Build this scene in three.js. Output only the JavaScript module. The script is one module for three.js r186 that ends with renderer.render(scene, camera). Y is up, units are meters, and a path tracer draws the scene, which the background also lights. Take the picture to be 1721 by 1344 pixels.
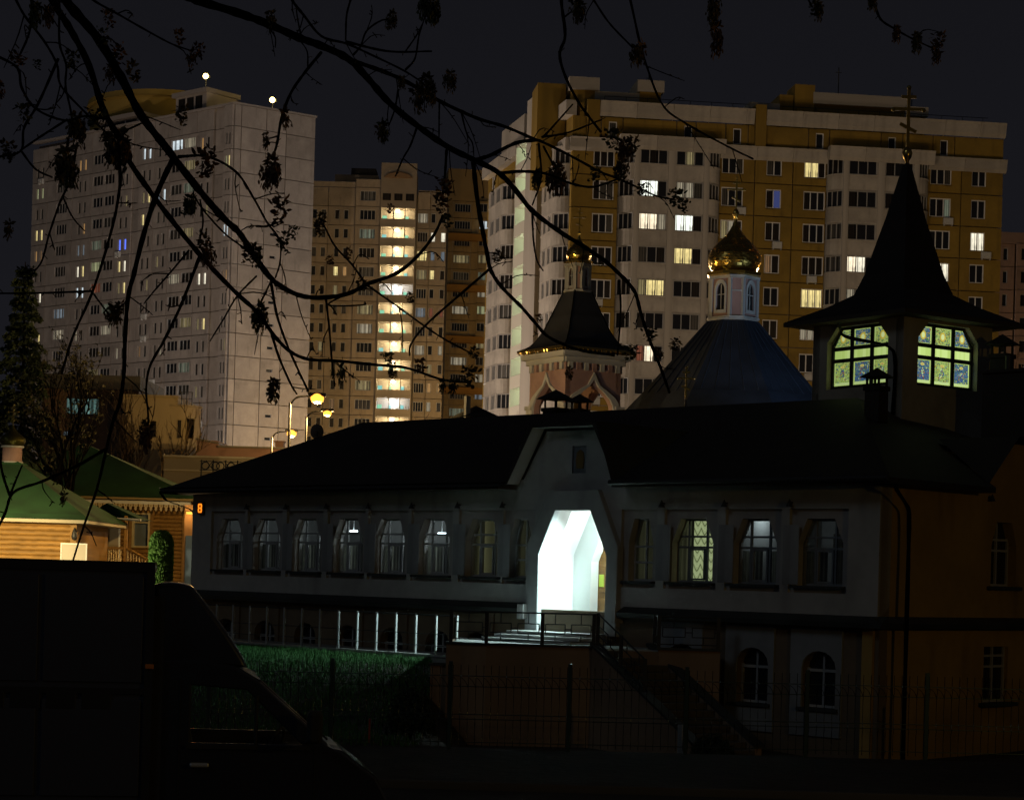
import * as THREE from 'three';
import { mergeGeometries } from 'three/addons/utils/BufferGeometryUtils.js';
import { RoundedBoxGeometry } from 'three/addons/geometries/RoundedBoxGeometry.js';

// ---------- camera: level shift lens, slightly rolled ----------
const FOC = 3400, ROLL = 0.028, PPX = 860.5, PPY = 970, CAMH = 3.6;
const scene = new THREE.Scene();
const camera = new THREE.PerspectiveCamera(2 * Math.atan(672 / FOC) * 180 / Math.PI, 1721 / 1344, 0.1, 3000);
camera.position.set(0, CAMH, 0);
camera.rotation.set(0, 0, ROLL);
camera.setViewOffset(1721, 1344, 0, -298, 1721, 1344);
camera.updateProjectionMatrix();
scene.add(camera);

// ---------- night sky, a trace of moonlit haze ----------
{
  const w = 64, h = 32, d = new Float32Array(w * h * 4);
  for (let j = 0; j < h; j++) for (let i = 0; i < w; i++) {
    const e = Math.max(0, (j + 0.5) / h * 2 - 1);           // 0 at the horizon, 1 overhead
    const k = 0.5 + 0.95 * Math.exp(-e * 4.5);
    d.set([0.0076 * k, 0.0076 * k, 0.0098 * k, 1], (j * w + i) * 4);
  }
  const t = new THREE.DataTexture(d, w, h, THREE.RGBAFormat, THREE.FloatType);
  t.mapping = THREE.EquirectangularReflectionMapping; t.magFilter = THREE.LinearFilter; t.needsUpdate = true;
  scene.background = t; scene.environment = t;
}
const moon = new THREE.DirectionalLight(new THREE.Color(0.8, 0.92, 1), 0.06);
moon.position.set(-70, 60, 60); moon.castShadow = true; moon.shadow.radius = 30;
moon.shadow.camera.left = -150; moon.shadow.camera.right = 150; moon.shadow.camera.top = 150; moon.shadow.camera.bottom = -150; moon.shadow.camera.far = 600;
scene.add(moon);
const renderer = new THREE.WebGLRenderer();
renderer.toneMapping = THREE.LinearToneMapping; renderer.toneMappingExposure = 1; renderer.shadowMap.enabled = true;

// ---------- helpers ----------
let seed = 7;
const rnd = () => { seed = (seed * 1664525 + 1013904223) >>> 0; return seed / 4294967296; };
const rr = (a, b) => a + (b - a) * rnd();
const V = (x, y, z) => new THREE.Vector3(x, y, z);
function at(x, y, Z) {                                     // a point of the photograph at a distance in metres
  const dx = x - PPX, dy = y - PPY, c = Math.cos(ROLL), s = Math.sin(ROLL);
  return V((dx * c + dy * s) / FOC * Z, CAMH - (-dx * s + dy * c) / FOC * Z, -Z);
}
const taken = {};
function numbered(n) { const k = taken[n] = (taken[n] ?? -1) + 1; return k ? n + '_' + String(k).padStart(3, '0') : n; }
function mesh(name, geo, m, parent) {
  const o = new THREE.Mesh(geo, m); o.castShadow = o.receiveShadow = true;
  if (parent) { o.name = name; parent.add(o); } else { o.name = numbered(name); scene.add(o); }
  return o;
}
function tag(o, label, category, group) { o.userData.label = label; o.userData.category = category; if (group) o.userData.group = group; return o; }
function thing(name, label, category, p = [0, 0, 0], turn = 0, group) {
  const o = new THREE.Group(); o.name = numbered(name); scene.add(o); o.position.set(...p); o.rotation.y = turn;
  return tag(o, label, category, group);
}
function copy(o, label) { const c = o.clone(); c.name = numbered(o.name.replace(/_\d{3}$/, '')); c.userData = { ...o.userData }; if (label) c.userData.label = label; scene.add(c); return c; }
function structure(o) { o.userData.kind = 'structure'; return o; }
function stuff(o) { o.userData.kind = 'stuff'; return o; }
const bx = (x0, x1, y0, y1, z0, z1) => new THREE.BoxGeometry(x1 - x0, y1 - y0, z1 - z0).translate((x0 + x1) / 2, (y0 + y1) / 2, (z0 + z1) / 2);
const mg = (list) => { const l = list.map(g => { g = g.index ? g.toNonIndexed() : g; for (const k of Object.keys(g.attributes)) if (!['position', 'normal', 'uv'].includes(k)) g.deleteAttribute(k); return g; }); return l.length > 1 ? mergeGeometries(l) : l[0]; };
function shp(pts) { const s = new THREE.Shape(); pts.forEach((p, i) => i ? s.lineTo(p[0], p[1]) : s.moveTo(p[0], p[1])); s.closePath(); return s; }
function prism(pts, z0, z1, holes = []) { const s = shp(pts); for (const h of holes) s.holes.push(shp(h)); return new THREE.ExtrudeGeometry(s, { depth: z1 - z0, bevelEnabled: false }).translate(0, 0, z0); }
const rect = (x0, x1, y0, y1) => [[x0, y0], [x1, y0], [x1, y1], [x0, y1]];
const cyl = (r0, r1, y0, y1, n = 12, x = 0, z = 0) => new THREE.CylinderGeometry(r1, r0, y1 - y0, n).translate(x, (y0 + y1) / 2, z);
function bar(a, b, r, n = 6) { const d = b.clone().sub(a), L = d.length(); const g = new THREE.CylinderGeometry(r, r, L, n).translate(0, L / 2, 0); g.applyQuaternion(new THREE.Quaternion().setFromUnitVectors(V(0, 1, 0), d.normalize())); return g.translate(a.x, a.y, a.z); }
function faces(list) {                                     // flat polygons (arrays of points), fan triangles, metric uv
  const p = [], uv = [];
  for (const f of list) {
    const a = V(...f[0]), e = V(...f[1]).sub(a).normalize(), n = e.clone().cross(V(...f[2]).sub(a)).normalize(), q = n.cross(e);
    for (let i = 1; i < f.length - 1; i++) for (const v of [f[0], f[i], f[i + 1]]) { p.push(...v); const w = V(...v).sub(a); uv.push(w.dot(e), w.dot(q)); }
  }
  const g = new THREE.BufferGeometry(); g.setAttribute('position', new THREE.Float32BufferAttribute(p, 3)); g.setAttribute('uv', new THREE.Float32BufferAttribute(uv, 2)); g.computeVertexNormals(); return g;
}
function taperTube(pts, r0, r1, sides = 6, seg = 0) {       // a limb: tapering tube through points
  const curve = new THREE.CatmullRomCurve3(pts, false, 'centripetal'), n = seg || Math.max(3, pts.length * 4), fr = curve.computeFrenetFrames(n), p = [], no = [], uv = [], ix = [];
  for (let i = 0; i <= n; i++) {
    const c = curve.getPoint(i / n), r = (r0 + (r1 - r0) * i / n) * (1 + 0.16 * Math.sin(i * 2.4 + r0 * 900) * Math.sin(i * 1.1));
    for (let k = 0; k <= sides; k++) { const a = k / sides * Math.PI * 2, d = fr.normals[i].clone().multiplyScalar(Math.cos(a)).addScaledVector(fr.binormals[i], Math.sin(a)); p.push(c.x + d.x * r, c.y + d.y * r, c.z + d.z * r); no.push(d.x, d.y, d.z); uv.push(k / sides, i / 4); }
  }
  for (let i = 0; i < n; i++) for (let k = 0; k < sides; k++) { const a = i * (sides + 1) + k, b = a + sides + 1; ix.push(a, b, a + 1, b, b + 1, a + 1); }
  const g = new THREE.BufferGeometry(); g.setAttribute('position', new THREE.Float32BufferAttribute(p, 3)); g.setAttribute('normal', new THREE.Float32BufferAttribute(no, 3)); g.setAttribute('uv', new THREE.Float32BufferAttribute(uv, 2)); g.setIndex(ix); return g;
}
const lathe = (pts, n = 24) => new THREE.LatheGeometry(pts.map(p => new THREE.Vector2(p[0], p[1])), n);

// ---------- procedural textures ----------
const hash = (x, y) => { let n = (x * 374761393 + y * 668265263) | 0; n = Math.imul(n ^ (n >>> 13), 1274126177); return ((n ^ (n >>> 16)) >>> 0) / 4294967296; };
function vnoise(x, y, per) { const xi = Math.floor(x), yi = Math.floor(y), f = x - xi, g = y - yi, w = (i, j) => hash(((xi + i) % per + per) % per, ((yi + j) % per + per) % per), s = t => t * t * (3 - 2 * t); return (w(0, 0) * (1 - s(f)) + w(1, 0) * s(f)) * (1 - s(g)) + (w(0, 1) * (1 - s(f)) + w(1, 1) * s(f)) * s(g); }
function tex(size, fn, metres, srgb = true) {
  const d = new Uint8Array(size * size * 4);
  for (let j = 0; j < size; j++) for (let i = 0; i < size; i++) { const c = fn(i / size, j / size); d.set([c[0], c[1], c[2], 255].map(v => Math.max(0, Math.min(255, v))), (j * size + i) * 4); }
  const t = new THREE.DataTexture(d, size, size, THREE.RGBAFormat); t.wrapS = t.wrapT = THREE.RepeatWrapping; t.magFilter = THREE.LinearFilter; t.minFilter = THREE.LinearMipmapLinearFilter; t.generateMipmaps = true;
  if (srgb) t.colorSpace = THREE.SRGBColorSpace; t.repeat.set(1 / metres, 1 / metres); t.needsUpdate = true; return t;
}
const fbm = (u, v, p, o = 4) => { let s = 0, a = 0.5, k = p; for (let i = 0; i < o; i++) { s += a * vnoise(u * k, v * k, k); a *= 0.5; k *= 2; } return s; };
const blotch = tex(256, (u, v) => { const n = 178 + 70 * fbm(u, v, 5, 5) + 18 * (fbm(u, v, 60, 1) - 0.5) - 26 * Math.max(0, fbm(u, v * 0.18 + 0.3, 24, 2) - 0.45) * 3; return [n, n, n]; }, 9);
const fineBump = tex(128, (u, v) => { const n = 255 * fbm(u, v, 16, 4); return [n, n, n]; }, 2.5, false);
const roofTex = tex(256, (u, v) => { const n = 150 + 90 * fbm(u, v, 7, 5); return [n, n, n]; }, 6);
const woodTex = tex(256, (u, v) => { const n = 165 + 60 * fbm(u * 0.5, v, 10, 2) + 40 * (vnoise(u * 6, v * 90, 90) - 0.5); return [n, n * 0.96, n * 0.9]; }, 3);
const groundTex = tex(256, (u, v) => { const n = 110 + 150 * fbm(u, v, 8, 6); return [n, n * 0.97, n * 0.92]; }, 7);
function mat(r, g, b, o = {}) {
  const m = new THREE.MeshStandardMaterial({ roughness: 0.85, ...o }); m.color.setRGB(r, g, b); return m;
}
function variants(n, r, g, b, map, o = {}) {                // alike material with shifted stains and slightly different tone
  return Array.from({ length: n }, (_, i) => { const t = map.clone(); t.offset.set(hash(i, 3), hash(i, 9)); t.needsUpdate = true; const k = 0.93 + 0.14 * hash(i, 17); return mat(r * k, g * k, b * k, { map: t, ...o }); });
}
const pick = (a) => a[Math.floor(rnd() * a.length) % a.length];
const glow = (r, g, b, k, map) => { const m = new THREE.MeshStandardMaterial({ color: 0x111111, roughness: 0.6, emissiveIntensity: k }); m.emissive.setRGB(r, g, b); if (map) m.emissiveMap = map; return m; };
const curtainTex = tex(128, (u, v) => { const n = 150 + 60 * Math.sin(u * 40 + 2 * Math.sin(u * 13)) * (0.5 + 0.5 * fbm(u, v, 4, 2)) + 40 * fbm(u, v, 6, 3) - (hash(Math.floor(u * 5), 1) > 0.75 ? 60 : 0); return [n, n, n]; }, 1.7);

const roomTex = tex(128, (u, v) => { const shade = fbm(u, v, 5, 3), edge = Math.max(0, 1 - Math.abs(u - 0.22) * 14) + Math.max(0, 1 - Math.abs(u - 0.71) * 16); let n = 235 - 70 * shade - 120 * edge; if (v < 0.3 + 0.12 * Math.sin(u * 21) && hash(Math.floor(u * 9), 4) > 0.45) n *= 0.45; return [n, n, n * 0.98]; }, 1);
const M = {
  plaster: mat(0.62, 0.62, 0.61, { map: blotch, bumpMap: fineBump, bumpScale: 0.006 }),
  plasterYellow: mat(0.55, 0.36, 0.1, { map: blotch, bumpMap: fineBump, bumpScale: 0.006 }),
  niche: mat(0.33, 0.36, 0.4, { map: blotch, bumpMap: fineBump, bumpScale: 0.008 }),
  panel: mat(0.48, 0.5, 0.53, { map: blotch, bumpMap: fineBump, bumpScale: 0.008 }),
  reveal: mat(0.58, 0.55, 0.53, { map: blotch }),
  basement: mat(0.24, 0.18, 0.12, { map: blotch, bumpMap: fineBump, bumpScale: 0.01 }),  // lowered tone: shade on the lower wall put into the colour
  roof: mat(0.03, 0.024, 0.02, { map: roofTex, roughness: 0.75 }),
  band: mat(0.05, 0.06, 0.06, { roughness: 0.6, map: roofTex }),
  darkMetal: mat(0.035, 0.035, 0.038, { roughness: 0.5, metalness: 0.4 }),
  galv: mat(0.55, 0.57, 0.58, { roughness: 0.4, metalness: 0.5 }),
  frameWhite: mat(0.72, 0.73, 0.74, { roughness: 0.5 }),
  frameDull: mat(0.36, 0.36, 0.36, { roughness: 0.6 }),
  glassDark: mat(0.018, 0.019, 0.022, { roughness: 0.12 }),
  glassBrown: mat(0.06, 0.048, 0.036, { roughness: 0.3, map: curtainTex }),
  glassPale: mat(0.19, 0.18, 0.16, { roughness: 0.5, map: curtainTex }),
  gold: mat(0.72, 0.5, 0.13, { metalness: 1, roughness: 0.24 }),
  goldDull: mat(0.24, 0.18, 0.045, { metalness: 0.9, roughness: 0.5 }),
  black: mat(0.008, 0.008, 0.008, { roughness: 0.9 }),
};
// the same plane as the house front: local x along the wall, y up, z outwards
const WALL_TURN = Math.atan2(-0.69555, 0.71848);

// ---------- ground: one sheet, level street, bank rising behind the fence, plateau with the churchyard ----------
const smooth = (a, b, x) => { const t = Math.max(0, Math.min(1, (x - a) / (b - a))); return t * t * (3 - 2 * t); };
function groundY(X, Z) {
  const left = 1 - smooth(-2.15, -1.75, X);
  const bank = Math.max(0, 1.28 * smooth(44, 53.5, Z) * left);
  const wallDepth = 0.6955 * (X + 10.709) + 0.7185 * (Z - 67.433);
  const along = 0.7185 * (X + 10.709) - 0.6955 * (Z - 67.433), back = 2.75 * smooth(-2, 8, wallDepth + 3.5 * smooth(-11, -14, X)) * (1 - smooth(20, 26, along) * (1 - smooth(12.5, 22, wallDepth)));
  const dip = -0.62 * smooth(43.0, 45, Z) * (1 - smooth(53, 60, Z)) * smooth(-2.2, -1.7, X) * (1 - smooth(16, 22, X));
  return Math.max(bank, back) + dip;
}
{
  const xs = [], zs = [];
  for (let x = -1500; x < -60; x += 240) xs.push(x); for (let x = -60; x < 60; x += 1) xs.push(x); for (let x = 60; x <= 1500; x += 240) xs.push(x);
  for (let z = -60; z < 38; z += 7) zs.push(z); for (let z = 38; z < 100; z += 0.8) zs.push(z); for (let z = 100; z < 400; z += 50) zs.push(z); for (let z = 400; z <= 2600; z += 550) zs.push(z);
  const p = [], uv = [], ix = [];
  for (const z of zs) for (const x of xs) { p.push(x, groundY(x, z) - 0.02, -z); uv.push(x, z); }
  for (let j = 0; j < zs.length - 1; j++) for (let i = 0; i < xs.length - 1; i++) { const a = j * xs.length + i, b = a + xs.length; ix.push(a, a + 1, b, b, a + 1, b + 1); }
  const g = new THREE.BufferGeometry(); g.setAttribute('position', new THREE.Float32BufferAttribute(p, 3)); g.setAttribute('uv', new THREE.Float32BufferAttribute(uv, 2)); g.setIndex(ix); g.computeVertexNormals();
  structure(mesh('ground', g, mat(0.04, 0.03, 0.022, { map: groundTex, bumpMap: fineBump, bumpScale: 0.03 })));
  const road = faces([[[-60, 0.006, -14], [60, 0.006, -14], [60, 0.006, -34], [-60, 0.006, -34]]]);
  structure(mesh('road', road, mat(0.05, 0.047, 0.045, { map: groundTex, bumpMap: fineBump, bumpScale: 0.015, roughness: 0.9 })));
  structure(mesh('kerb', new RoundedBoxGeometry(120, 0.24, 0.16, 2, 0.02).translate(0, 0.02, -34.1), mat(0.09, 0.08, 0.07, { map: blotch })));
}
// grass of the bank: blades as one mass
{
  const p = [], c = [], G = new THREE.Color();
  for (let i = 0; i < 52000; i++) {
    const X = rr(-13.5, -1.95), Z = 42.4 + 19 * Math.pow(rnd(), 0.8), wd = 0.6955 * (X + 10.709) + 0.7185 * (Z - 67.433);
    if (wd > -2.75) continue;
    const y = groundY(X, Z) - 0.02, h = rr(0.07, 0.2) * (0.6 + 0.8 * fbm(X / 40 + 2, Z / 40, 60, 2)), a = rnd() * 6.28, w = 0.012, lx = rr(-0.06, 0.06), lz = rr(-0.06, 0.06), dx = Math.cos(a) * w, dz = Math.sin(a) * w;
    p.push(X - dx, y, -Z - dz, X + dx, y, -Z + dz, X + lx, y + h, -Z + lz);
    const k = rr(0.6, 1.25); for (let q = 0; q < 3; q++) c.push(0.035 * k, 0.14 * k, 0.028 * k);
  }
  const g = new THREE.BufferGeometry(); g.setAttribute('position', new THREE.Float32BufferAttribute(p, 3)); g.setAttribute('color', new THREE.Float32BufferAttribute(c, 3)); g.computeVertexNormals();
  const o = mesh('grass', g, new THREE.MeshStandardMaterial({ vertexColors: true, roughness: 0.8, side: THREE.DoubleSide })); stuff(tag(o, 'green grass covering the bank behind the mesh fence', 'grass'));
}

// ---------- main building ----------
const HB = thing('parish_house', 'long white two-storey house with dark hipped roof and brightly lit porch', 'house', [-10.709, 0, -67.433], WALL_TURN);
const L0 = 27.15, DP = 12.2;
const clearGlass = new THREE.MeshPhysicalMaterial({ color: 0xffffff, transmission: 1, thickness: 0, roughness: 0.02, ior: 1.5 });
const wins = [2.58, 4.49, 6.47, 8.44, 10.33, 12.24, 14.26, 22.0, 24.03, 26.04].map(b => [b - 0.68, 1.36]).concat([[15.12, 0.85], [19.56, 0.85]]);
const openW = (c, w, y0 = 3.6) => [[c - w / 2, y0], [c + w / 2, y0], [c + w / 2, y0 + 1.05], [c + w * 0.3, y0 + 1.66], [c - w * 0.3, y0 + 1.66], [c - w / 2, y0 + 1.05]];
const portal = [[16.06, 2.1], [18.58, 2.1], [18.58, 4.27], [17.95, 5.49], [16.65, 5.49], [16.06, 4.27]];
const arched = (c, w, y0, y1, n = 8) => { const p = [[c - w / 2, y0], [c + w / 2, y0]], r = (y1 - y0) * 0.3; for (let i = 0; i <= n; i++) { const a = i / n * Math.PI; p.push([c + Math.cos(a) * w / 2, y1 - r + Math.sin(a) * r]); } return p; };
{
  const outline = [[0, 2.74], [16.06, 2.74], [16.06, 2.1], [16.0, 2.1], [16.0, 0.0], [18.7, 0.0], [18.7, 2.1], [18.58, 2.1], [18.58, 2.74], [L0, 2.74], [L0, 6.35], [18.95, 6.35], [18.17, 7.68], [16.09, 7.68], [15.25, 6.35], [0, 6.35]];
  const niches = [3.0, 4.98, 6.93, 8.88, 10.8, 12.74, 14.55, 20.42, 22.5, 24.55].map(c => [c - 0.24, c + 0.24]);
  const holesA = wins.map(([c, w]) => rect(c - w / 2 - 0.2, c + w / 2 + 0.2, 3.42, 5.5));
  const outer = [[0, 2.74], [L0, 2.74], [L0, 6.35], [18.95, 6.35], [18.17, 7.68], [16.09, 7.68], [15.25, 6.35], [0, 6.35]];
  // outer layer: shallow rectangular window fields
  const slabA = new THREE.ExtrudeGeometry((() => { const s = shp([[0, 2.74], [16.06, 2.74], [16.06, 4.27], [16.65, 5.49], [17.95, 5.49], [18.58, 4.27], [18.58, 2.74], ...outer.slice(1)]); holesA.concat([rect(17.08, 17.6, 6.5, 7.25)]).forEach(h => s.holes.push(shp(h))); return s; })(), { depth: 0.1, bevelEnabled: false }).translate(0, 0, -0.1);
  mesh('wall', slabA, M.plaster, HB);
  const slabB = new THREE.ExtrudeGeometry((() => { const s = shp([[0, 2.74], [16.06, 2.74], [16.06, 4.27], [16.65, 5.49], [17.95, 5.49], [18.58, 4.27], [18.58, 2.74], ...outer.slice(1)]); wins.forEach(([c, w]) => s.holes.push(shp(openW(c, w)))); return s; })(), { depth: 0.4, bevelEnabled: false }).translate(0, 0, -0.501);
  mesh('wall', slabB, M.reveal, HB);
  // raised fields between the windows
  for (const [a, b] of niches) if (a < 15 || a > 19.5) mesh('panel', bx(a, b, 3.62, 5.1, 0.002, 0.014), M.panel, HB);
  // end walls, back, floor slab
  mesh('wall', bx(0.002, 0.4, 0, 6.3, -DP, -0.505), M.plaster, HB);
  mesh('wall', bx(0, L0, 0, 6.3, -DP - 0.3, -DP), M.plaster, HB);
  mesh('floor_slab', bx(0.4, 15.8, 2.5, 2.7, -DP, -0.505), M.basement, HB);
  mesh('floor_slab', bx(18.9, L0 - 0.4, 2.5, 2.7, -DP, -0.505), M.basement, HB);
  mesh('ceiling', bx(0.4, 15.0, 6.05, 6.25, -DP, -0.505), M.plaster, HB); mesh('ceiling', bx(19.3, L0 - 0.4, 6.05, 6.25, -DP, -0.505), M.plaster, HB);
  mesh('partition', bx(13.1, 13.2, 2.7, 6.05, -DP, -0.505), M.plaster, HB); mesh('partition', bx(20.1, 20.2, 2.7, 6.05, -DP, -0.505), M.plaster, HB); mesh('partition', bx(22.45, 22.55, 2.7, 6.05, -DP, -0.505), M.plaster, HB);
  mesh('partition', bx(0.4, 15.0, 2.7, 6.05, -5.2, -5.1), M.plaster, HB); mesh('partition', bx(19.3, L0 - 0.4, 2.7, 6.05, -4.2, -4.1), M.plaster, HB);
  // arched basement windows with paler fields, left ones darkened in colour for shade
  const bw = [1.9, 3.9, 5.9, 7.9, 9.9, 11.9, 13.5, 21.1, 23.4, 25.45];
  const base = new THREE.ExtrudeGeometry((() => { const s = shp([[0, -1.2], [L0, -1.2], [L0, 2.738], [0, 2.738]]); bw.forEach(c => s.holes.push(shp(arched(c, 1.0, 0.6, 1.98)))); return s; })(), { depth: 0.35, bevelEnabled: false }).translate(0, 0, -0.45);
  mesh('basement_wall', base, M.basement, HB);
  for (const c of bw) {
    mesh('window_surround', new THREE.ExtrudeGeometry((() => { const s = shp(rect(c - 0.86, c + 0.68, -0.1, 2.55)); s.holes.push(shp(arched(c, 1.02, 0.58, 2.0))); return s; })(), { depth: 0.06, bevelEnabled: false }).translate(0, 0, -0.098), c > 15 ? M.niche : M.basement, HB);
    const w = mesh('basement_window', mg([bx(-0.03, 0.03, 0, 1.3, -0.03, 0.03), bx(-0.5, 0.5, 0.88, 0.95, -0.032, 0.032), bx(-0.5, 0.5, 0, 0.06, -0.033, 0.033), bx(-0.5, -0.45, 0, 0.98, -0.034, 0.034), bx(0.45, 0.5, 0, 0.98, -0.034, 0.034)]), M.frameDull, HB); w.position.set(c, 0.6, -0.3);
    mesh('pane', new THREE.ShapeGeometry(shp(arched(0, 1.0, 0, 1.38))).translate(0, 0, -0.04), M.glassDark, w);
    mesh('sill', bx(-0.6, 0.6, -0.08, 0, 0.02, 0.34), M.band, w);
  }
  // belt course
  const belt = (a, b) => prism([[0, 0], [0.3, 0], [0.34, 0.1], [0.3, 0.2], [0, 0.3]], a, b).rotateY(-Math.PI / 2).scale(-1, 1, 1);
  const beltGeo = (a, b) => { const g = faces([[[a, 2.62, 0.3], [b, 2.62, 0.3], [b, 2.74, 0.32], [a, 2.74, 0.32]], [[a, 2.74, 0.32], [b, 2.74, 0.32], [b, 2.9, 0], [a, 2.9, 0]], [[a, 2.62, 0.3], [a, 2.62, -0.12], [b, 2.62, -0.12], [b, 2.62, 0.3]], [[a, 2.62, 0], [a, 2.62, 0.3], [a, 2.74, 0.32], [a, 2.9, 0]], [[b, 2.62, 0], [b, 2.9, 0], [b, 2.74, 0.32], [b, 2.62, 0.3]]]); return g; };
  mesh('belt_course', beltGeo(0.0, 15.45), M.band, HB); mesh('belt_course', beltGeo(19.1, L0 + 0.32), M.band, HB);
  mesh('belt_course', beltGeo(-0.32, DP).rotateY(Math.PI / 2).translate(L0, 0.002, 0), M.band, HB);
  mesh('corbel', bx(15.46, 15.7, 2.45, 2.86, 0, 0.34), M.plaster, HB); mesh('corbel', bx(18.97, 19.09, 2.45, 2.86, 0, 0.34), M.plaster, HB);
  // porch surround
  mesh('porch_surround', new THREE.ExtrudeGeometry((() => { const s = shp([[15.62, 2.1], [16.06, 2.1], [16.06, 4.27], [16.65, 5.49], [17.95, 5.49], [18.58, 4.27], [18.58, 2.1], [18.96, 2.1], [18.96, 4.5], [18.2, 6.02], [16.42, 6.02], [15.62, 4.5]]); return s; })(), { depth: 0.16, bevelEnabled: true, bevelSize: 0.015, bevelThickness: 0.015, bevelSegments: 1 }).translate(0, 0, 0.002), M.niche.clone(), HB).material.color.setRGB(0.5, 0.52, 0.53);
  mesh('icon_niche', bx(17.08, 17.6, 6.5, 7.25, -0.095, -0.06), M.niche, HB);
  mesh('icon', prism([[-0.12, -0.24], [0.12, -0.24], [0.15, 0], [0.12, 0.2], [0, 0.28], [-0.12, 0.2], [-0.15, 0]], -0.058, -0.03).translate(17.34, 6.87, 0), mat(0.2, 0.12, 0.03, { roughness: 0.5 }), HB);
}
// windows of the main floor
const warmDim = glow(0.66, 0.68, 0.32, 0.16, curtainTex), warmDim2 = glow(0.6, 0.64, 0.34, 0.085, curtainTex), warmBright = glow(0.86, 1, 0.66, 0.42);
{
  const c = document.createElement('canvas'); c.width = 256; c.height = 512; const x = c.getContext('2d'); x.fillStyle = '#d8dcc0'; x.fillRect(0, 0, 256, 512);
  for (let k = 0; k < 4; k++) for (let i = -2; i < 26; i++) { x.strokeStyle = i % 2 ? '#6a6e52' : '#f4f6dc'; x.lineWidth = i % 2 ? 5 : 4; x.beginPath(); x.moveTo(k * 64, i * 22); x.quadraticCurveTo(k * 64 + 20, i * 22 + 30, k * 64 + 32, i * 22 + 34); x.quadraticCurveTo(k * 64 + 44, i * 22 + 30, k * 64 + 64, i * 22); x.stroke(); }
  const t = new THREE.CanvasTexture(c); t.colorSpace = THREE.SRGBColorSpace; t.wrapS = t.wrapT = THREE.RepeatWrapping; t.repeat.set(1 / 0.9, 1 / 1.6); warmBright.emissiveMap = t;
}
const curtainDark = new THREE.MeshPhysicalMaterial({ map: curtainTex, side: THREE.DoubleSide, transmission: 0.45, thickness: 0, roughness: 1 }); curtainDark.color.setRGB(0.5, 0.5, 0.4);
wins.forEach(([c, w], i) => {
  const narrow = w < 1, f = [], H = 1.66, F = 0.055, hw = w / 2;
  const barV = (x, a, b) => f.push(bx(x - F / 2, x + F / 2, a, b, -0.03, 0.03)), barH = (y, a, b) => f.push(bx(a, b, y - F / 2, y + F / 2, -0.028, 0.028));
  barV(-hw + F / 2, 0, 1.05); barV(hw - F / 2, 0, 1.05); barH(F / 2, -hw, hw); barH(H - F / 2, -hw * 0.6, hw * 0.6); barH(0.92, -hw, hw); if (!narrow) barH(1.2, -hw * 0.88, hw * 0.88); else barH(0.5, -hw, hw);
  if (narrow) barV(0, 0, H); else { barV(-0.3, 0, H); barV(0.3, 0, H); f.push(bx(-0.25, -0.2, 0.06, 0.88, -0.02, 0.045), bx(0.2, 0.25, 0.06, 0.88, -0.02, 0.045), bx(-0.25, 0.25, 0.84, 0.89, -0.02, 0.044), bx(-0.25, 0.25, 0.06, 0.11, -0.02, 0.044)); }
  for (const s of [-1, 1]) f.push(bar(V(s * (hw - F / 2), 1.05, 0), V(s * hw * 0.6, H - F / 2, 0), F / 2, 4));
  const W = mesh('window', mg(f), i > 6 && i < 10 ? M.niche : M.frameDull, HB); W.position.set(c, 3.6, -0.36);
  mesh('pane', new THREE.ShapeGeometry(shp(openW(0, w, 0))).translate(0, 0, -0.004), clearGlass, W);
  mesh('sill', bx(-hw - 0.1, hw + 0.1, -0.07, -0.002, 0.2, 0.44), M.band, W);
  const cur = (a, b, y0, y1, m) => mesh('curtain', new THREE.PlaneGeometry(b - a, y1 - y0).translate((a + b) / 2, (y0 + y1) / 2, -0.22), m, W);
  if (i === 6) cur(-0.95, 0.7, -0.02, 1.7, warmDim); else if (i === 10) cur(-0.7, 0.5, -0.02, 1.7, warmDim2); else if (i === 11) cur(-0.7, 0.5, -0.02, 1.7, warmDim2);
  else if (i === 7) { cur(-0.34, 0.7, -0.02, 1.7, warmBright); cur(-0.95, -0.36, -0.02, 1.7, warmDim2); }
  else { cur(-0.9, -0.1, -0.02, 0.85, curtainDark); cur(0.05, 0.65, -0.02, i % 3 ? 0.85 : 1.3, curtainDark); }
});
// lamps burning inside behind the dark windows
{
  const lampGlow = glow(0.75, 0.95, 1, 7);
  [[5.4, 4.95, -2.4, 0], [7.7, 5.1, -1.6, 1], [9.3, 4.9, -2.6, 2], [11.2, 5.0, -1.2, 3], [22.9, 5.35, -1.4, 4]].forEach(([s, y, z, k]) => {
    const p = V(s, y, z).applyAxisAngle(V(0, 1, 0), WALL_TURN).add(V(-10.709, 0, -67.433));
    const names = ['third', 'fourth', 'fifth', 'sixth'];
    const o = thing('ceiling_lamp', k < 4 ? `small white lamp glowing inside the ${names[k]} window from the far corner` : 'white lamp glowing at the top of the window beside the curtained one', 'lamp', [p.x, p.y, p.z], WALL_TURN, 'lamps inside the parish house');
    mesh('lamp_globe', new RoundedBoxGeometry(0.3, 0.05, 0.1, 2, 0.02), lampGlow, o); mesh('rod', cyl(0.012, 0.012, 0.05, 6.05 - y, 6), M.frameWhite, o);
    const l = new THREE.PointLight(new THREE.Color(0.8, 0.97, 1), k < 4 ? 1.5 : 0.4); l.castShadow = true; l.position.y = -0.02; o.add(l);
  });
}
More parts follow.
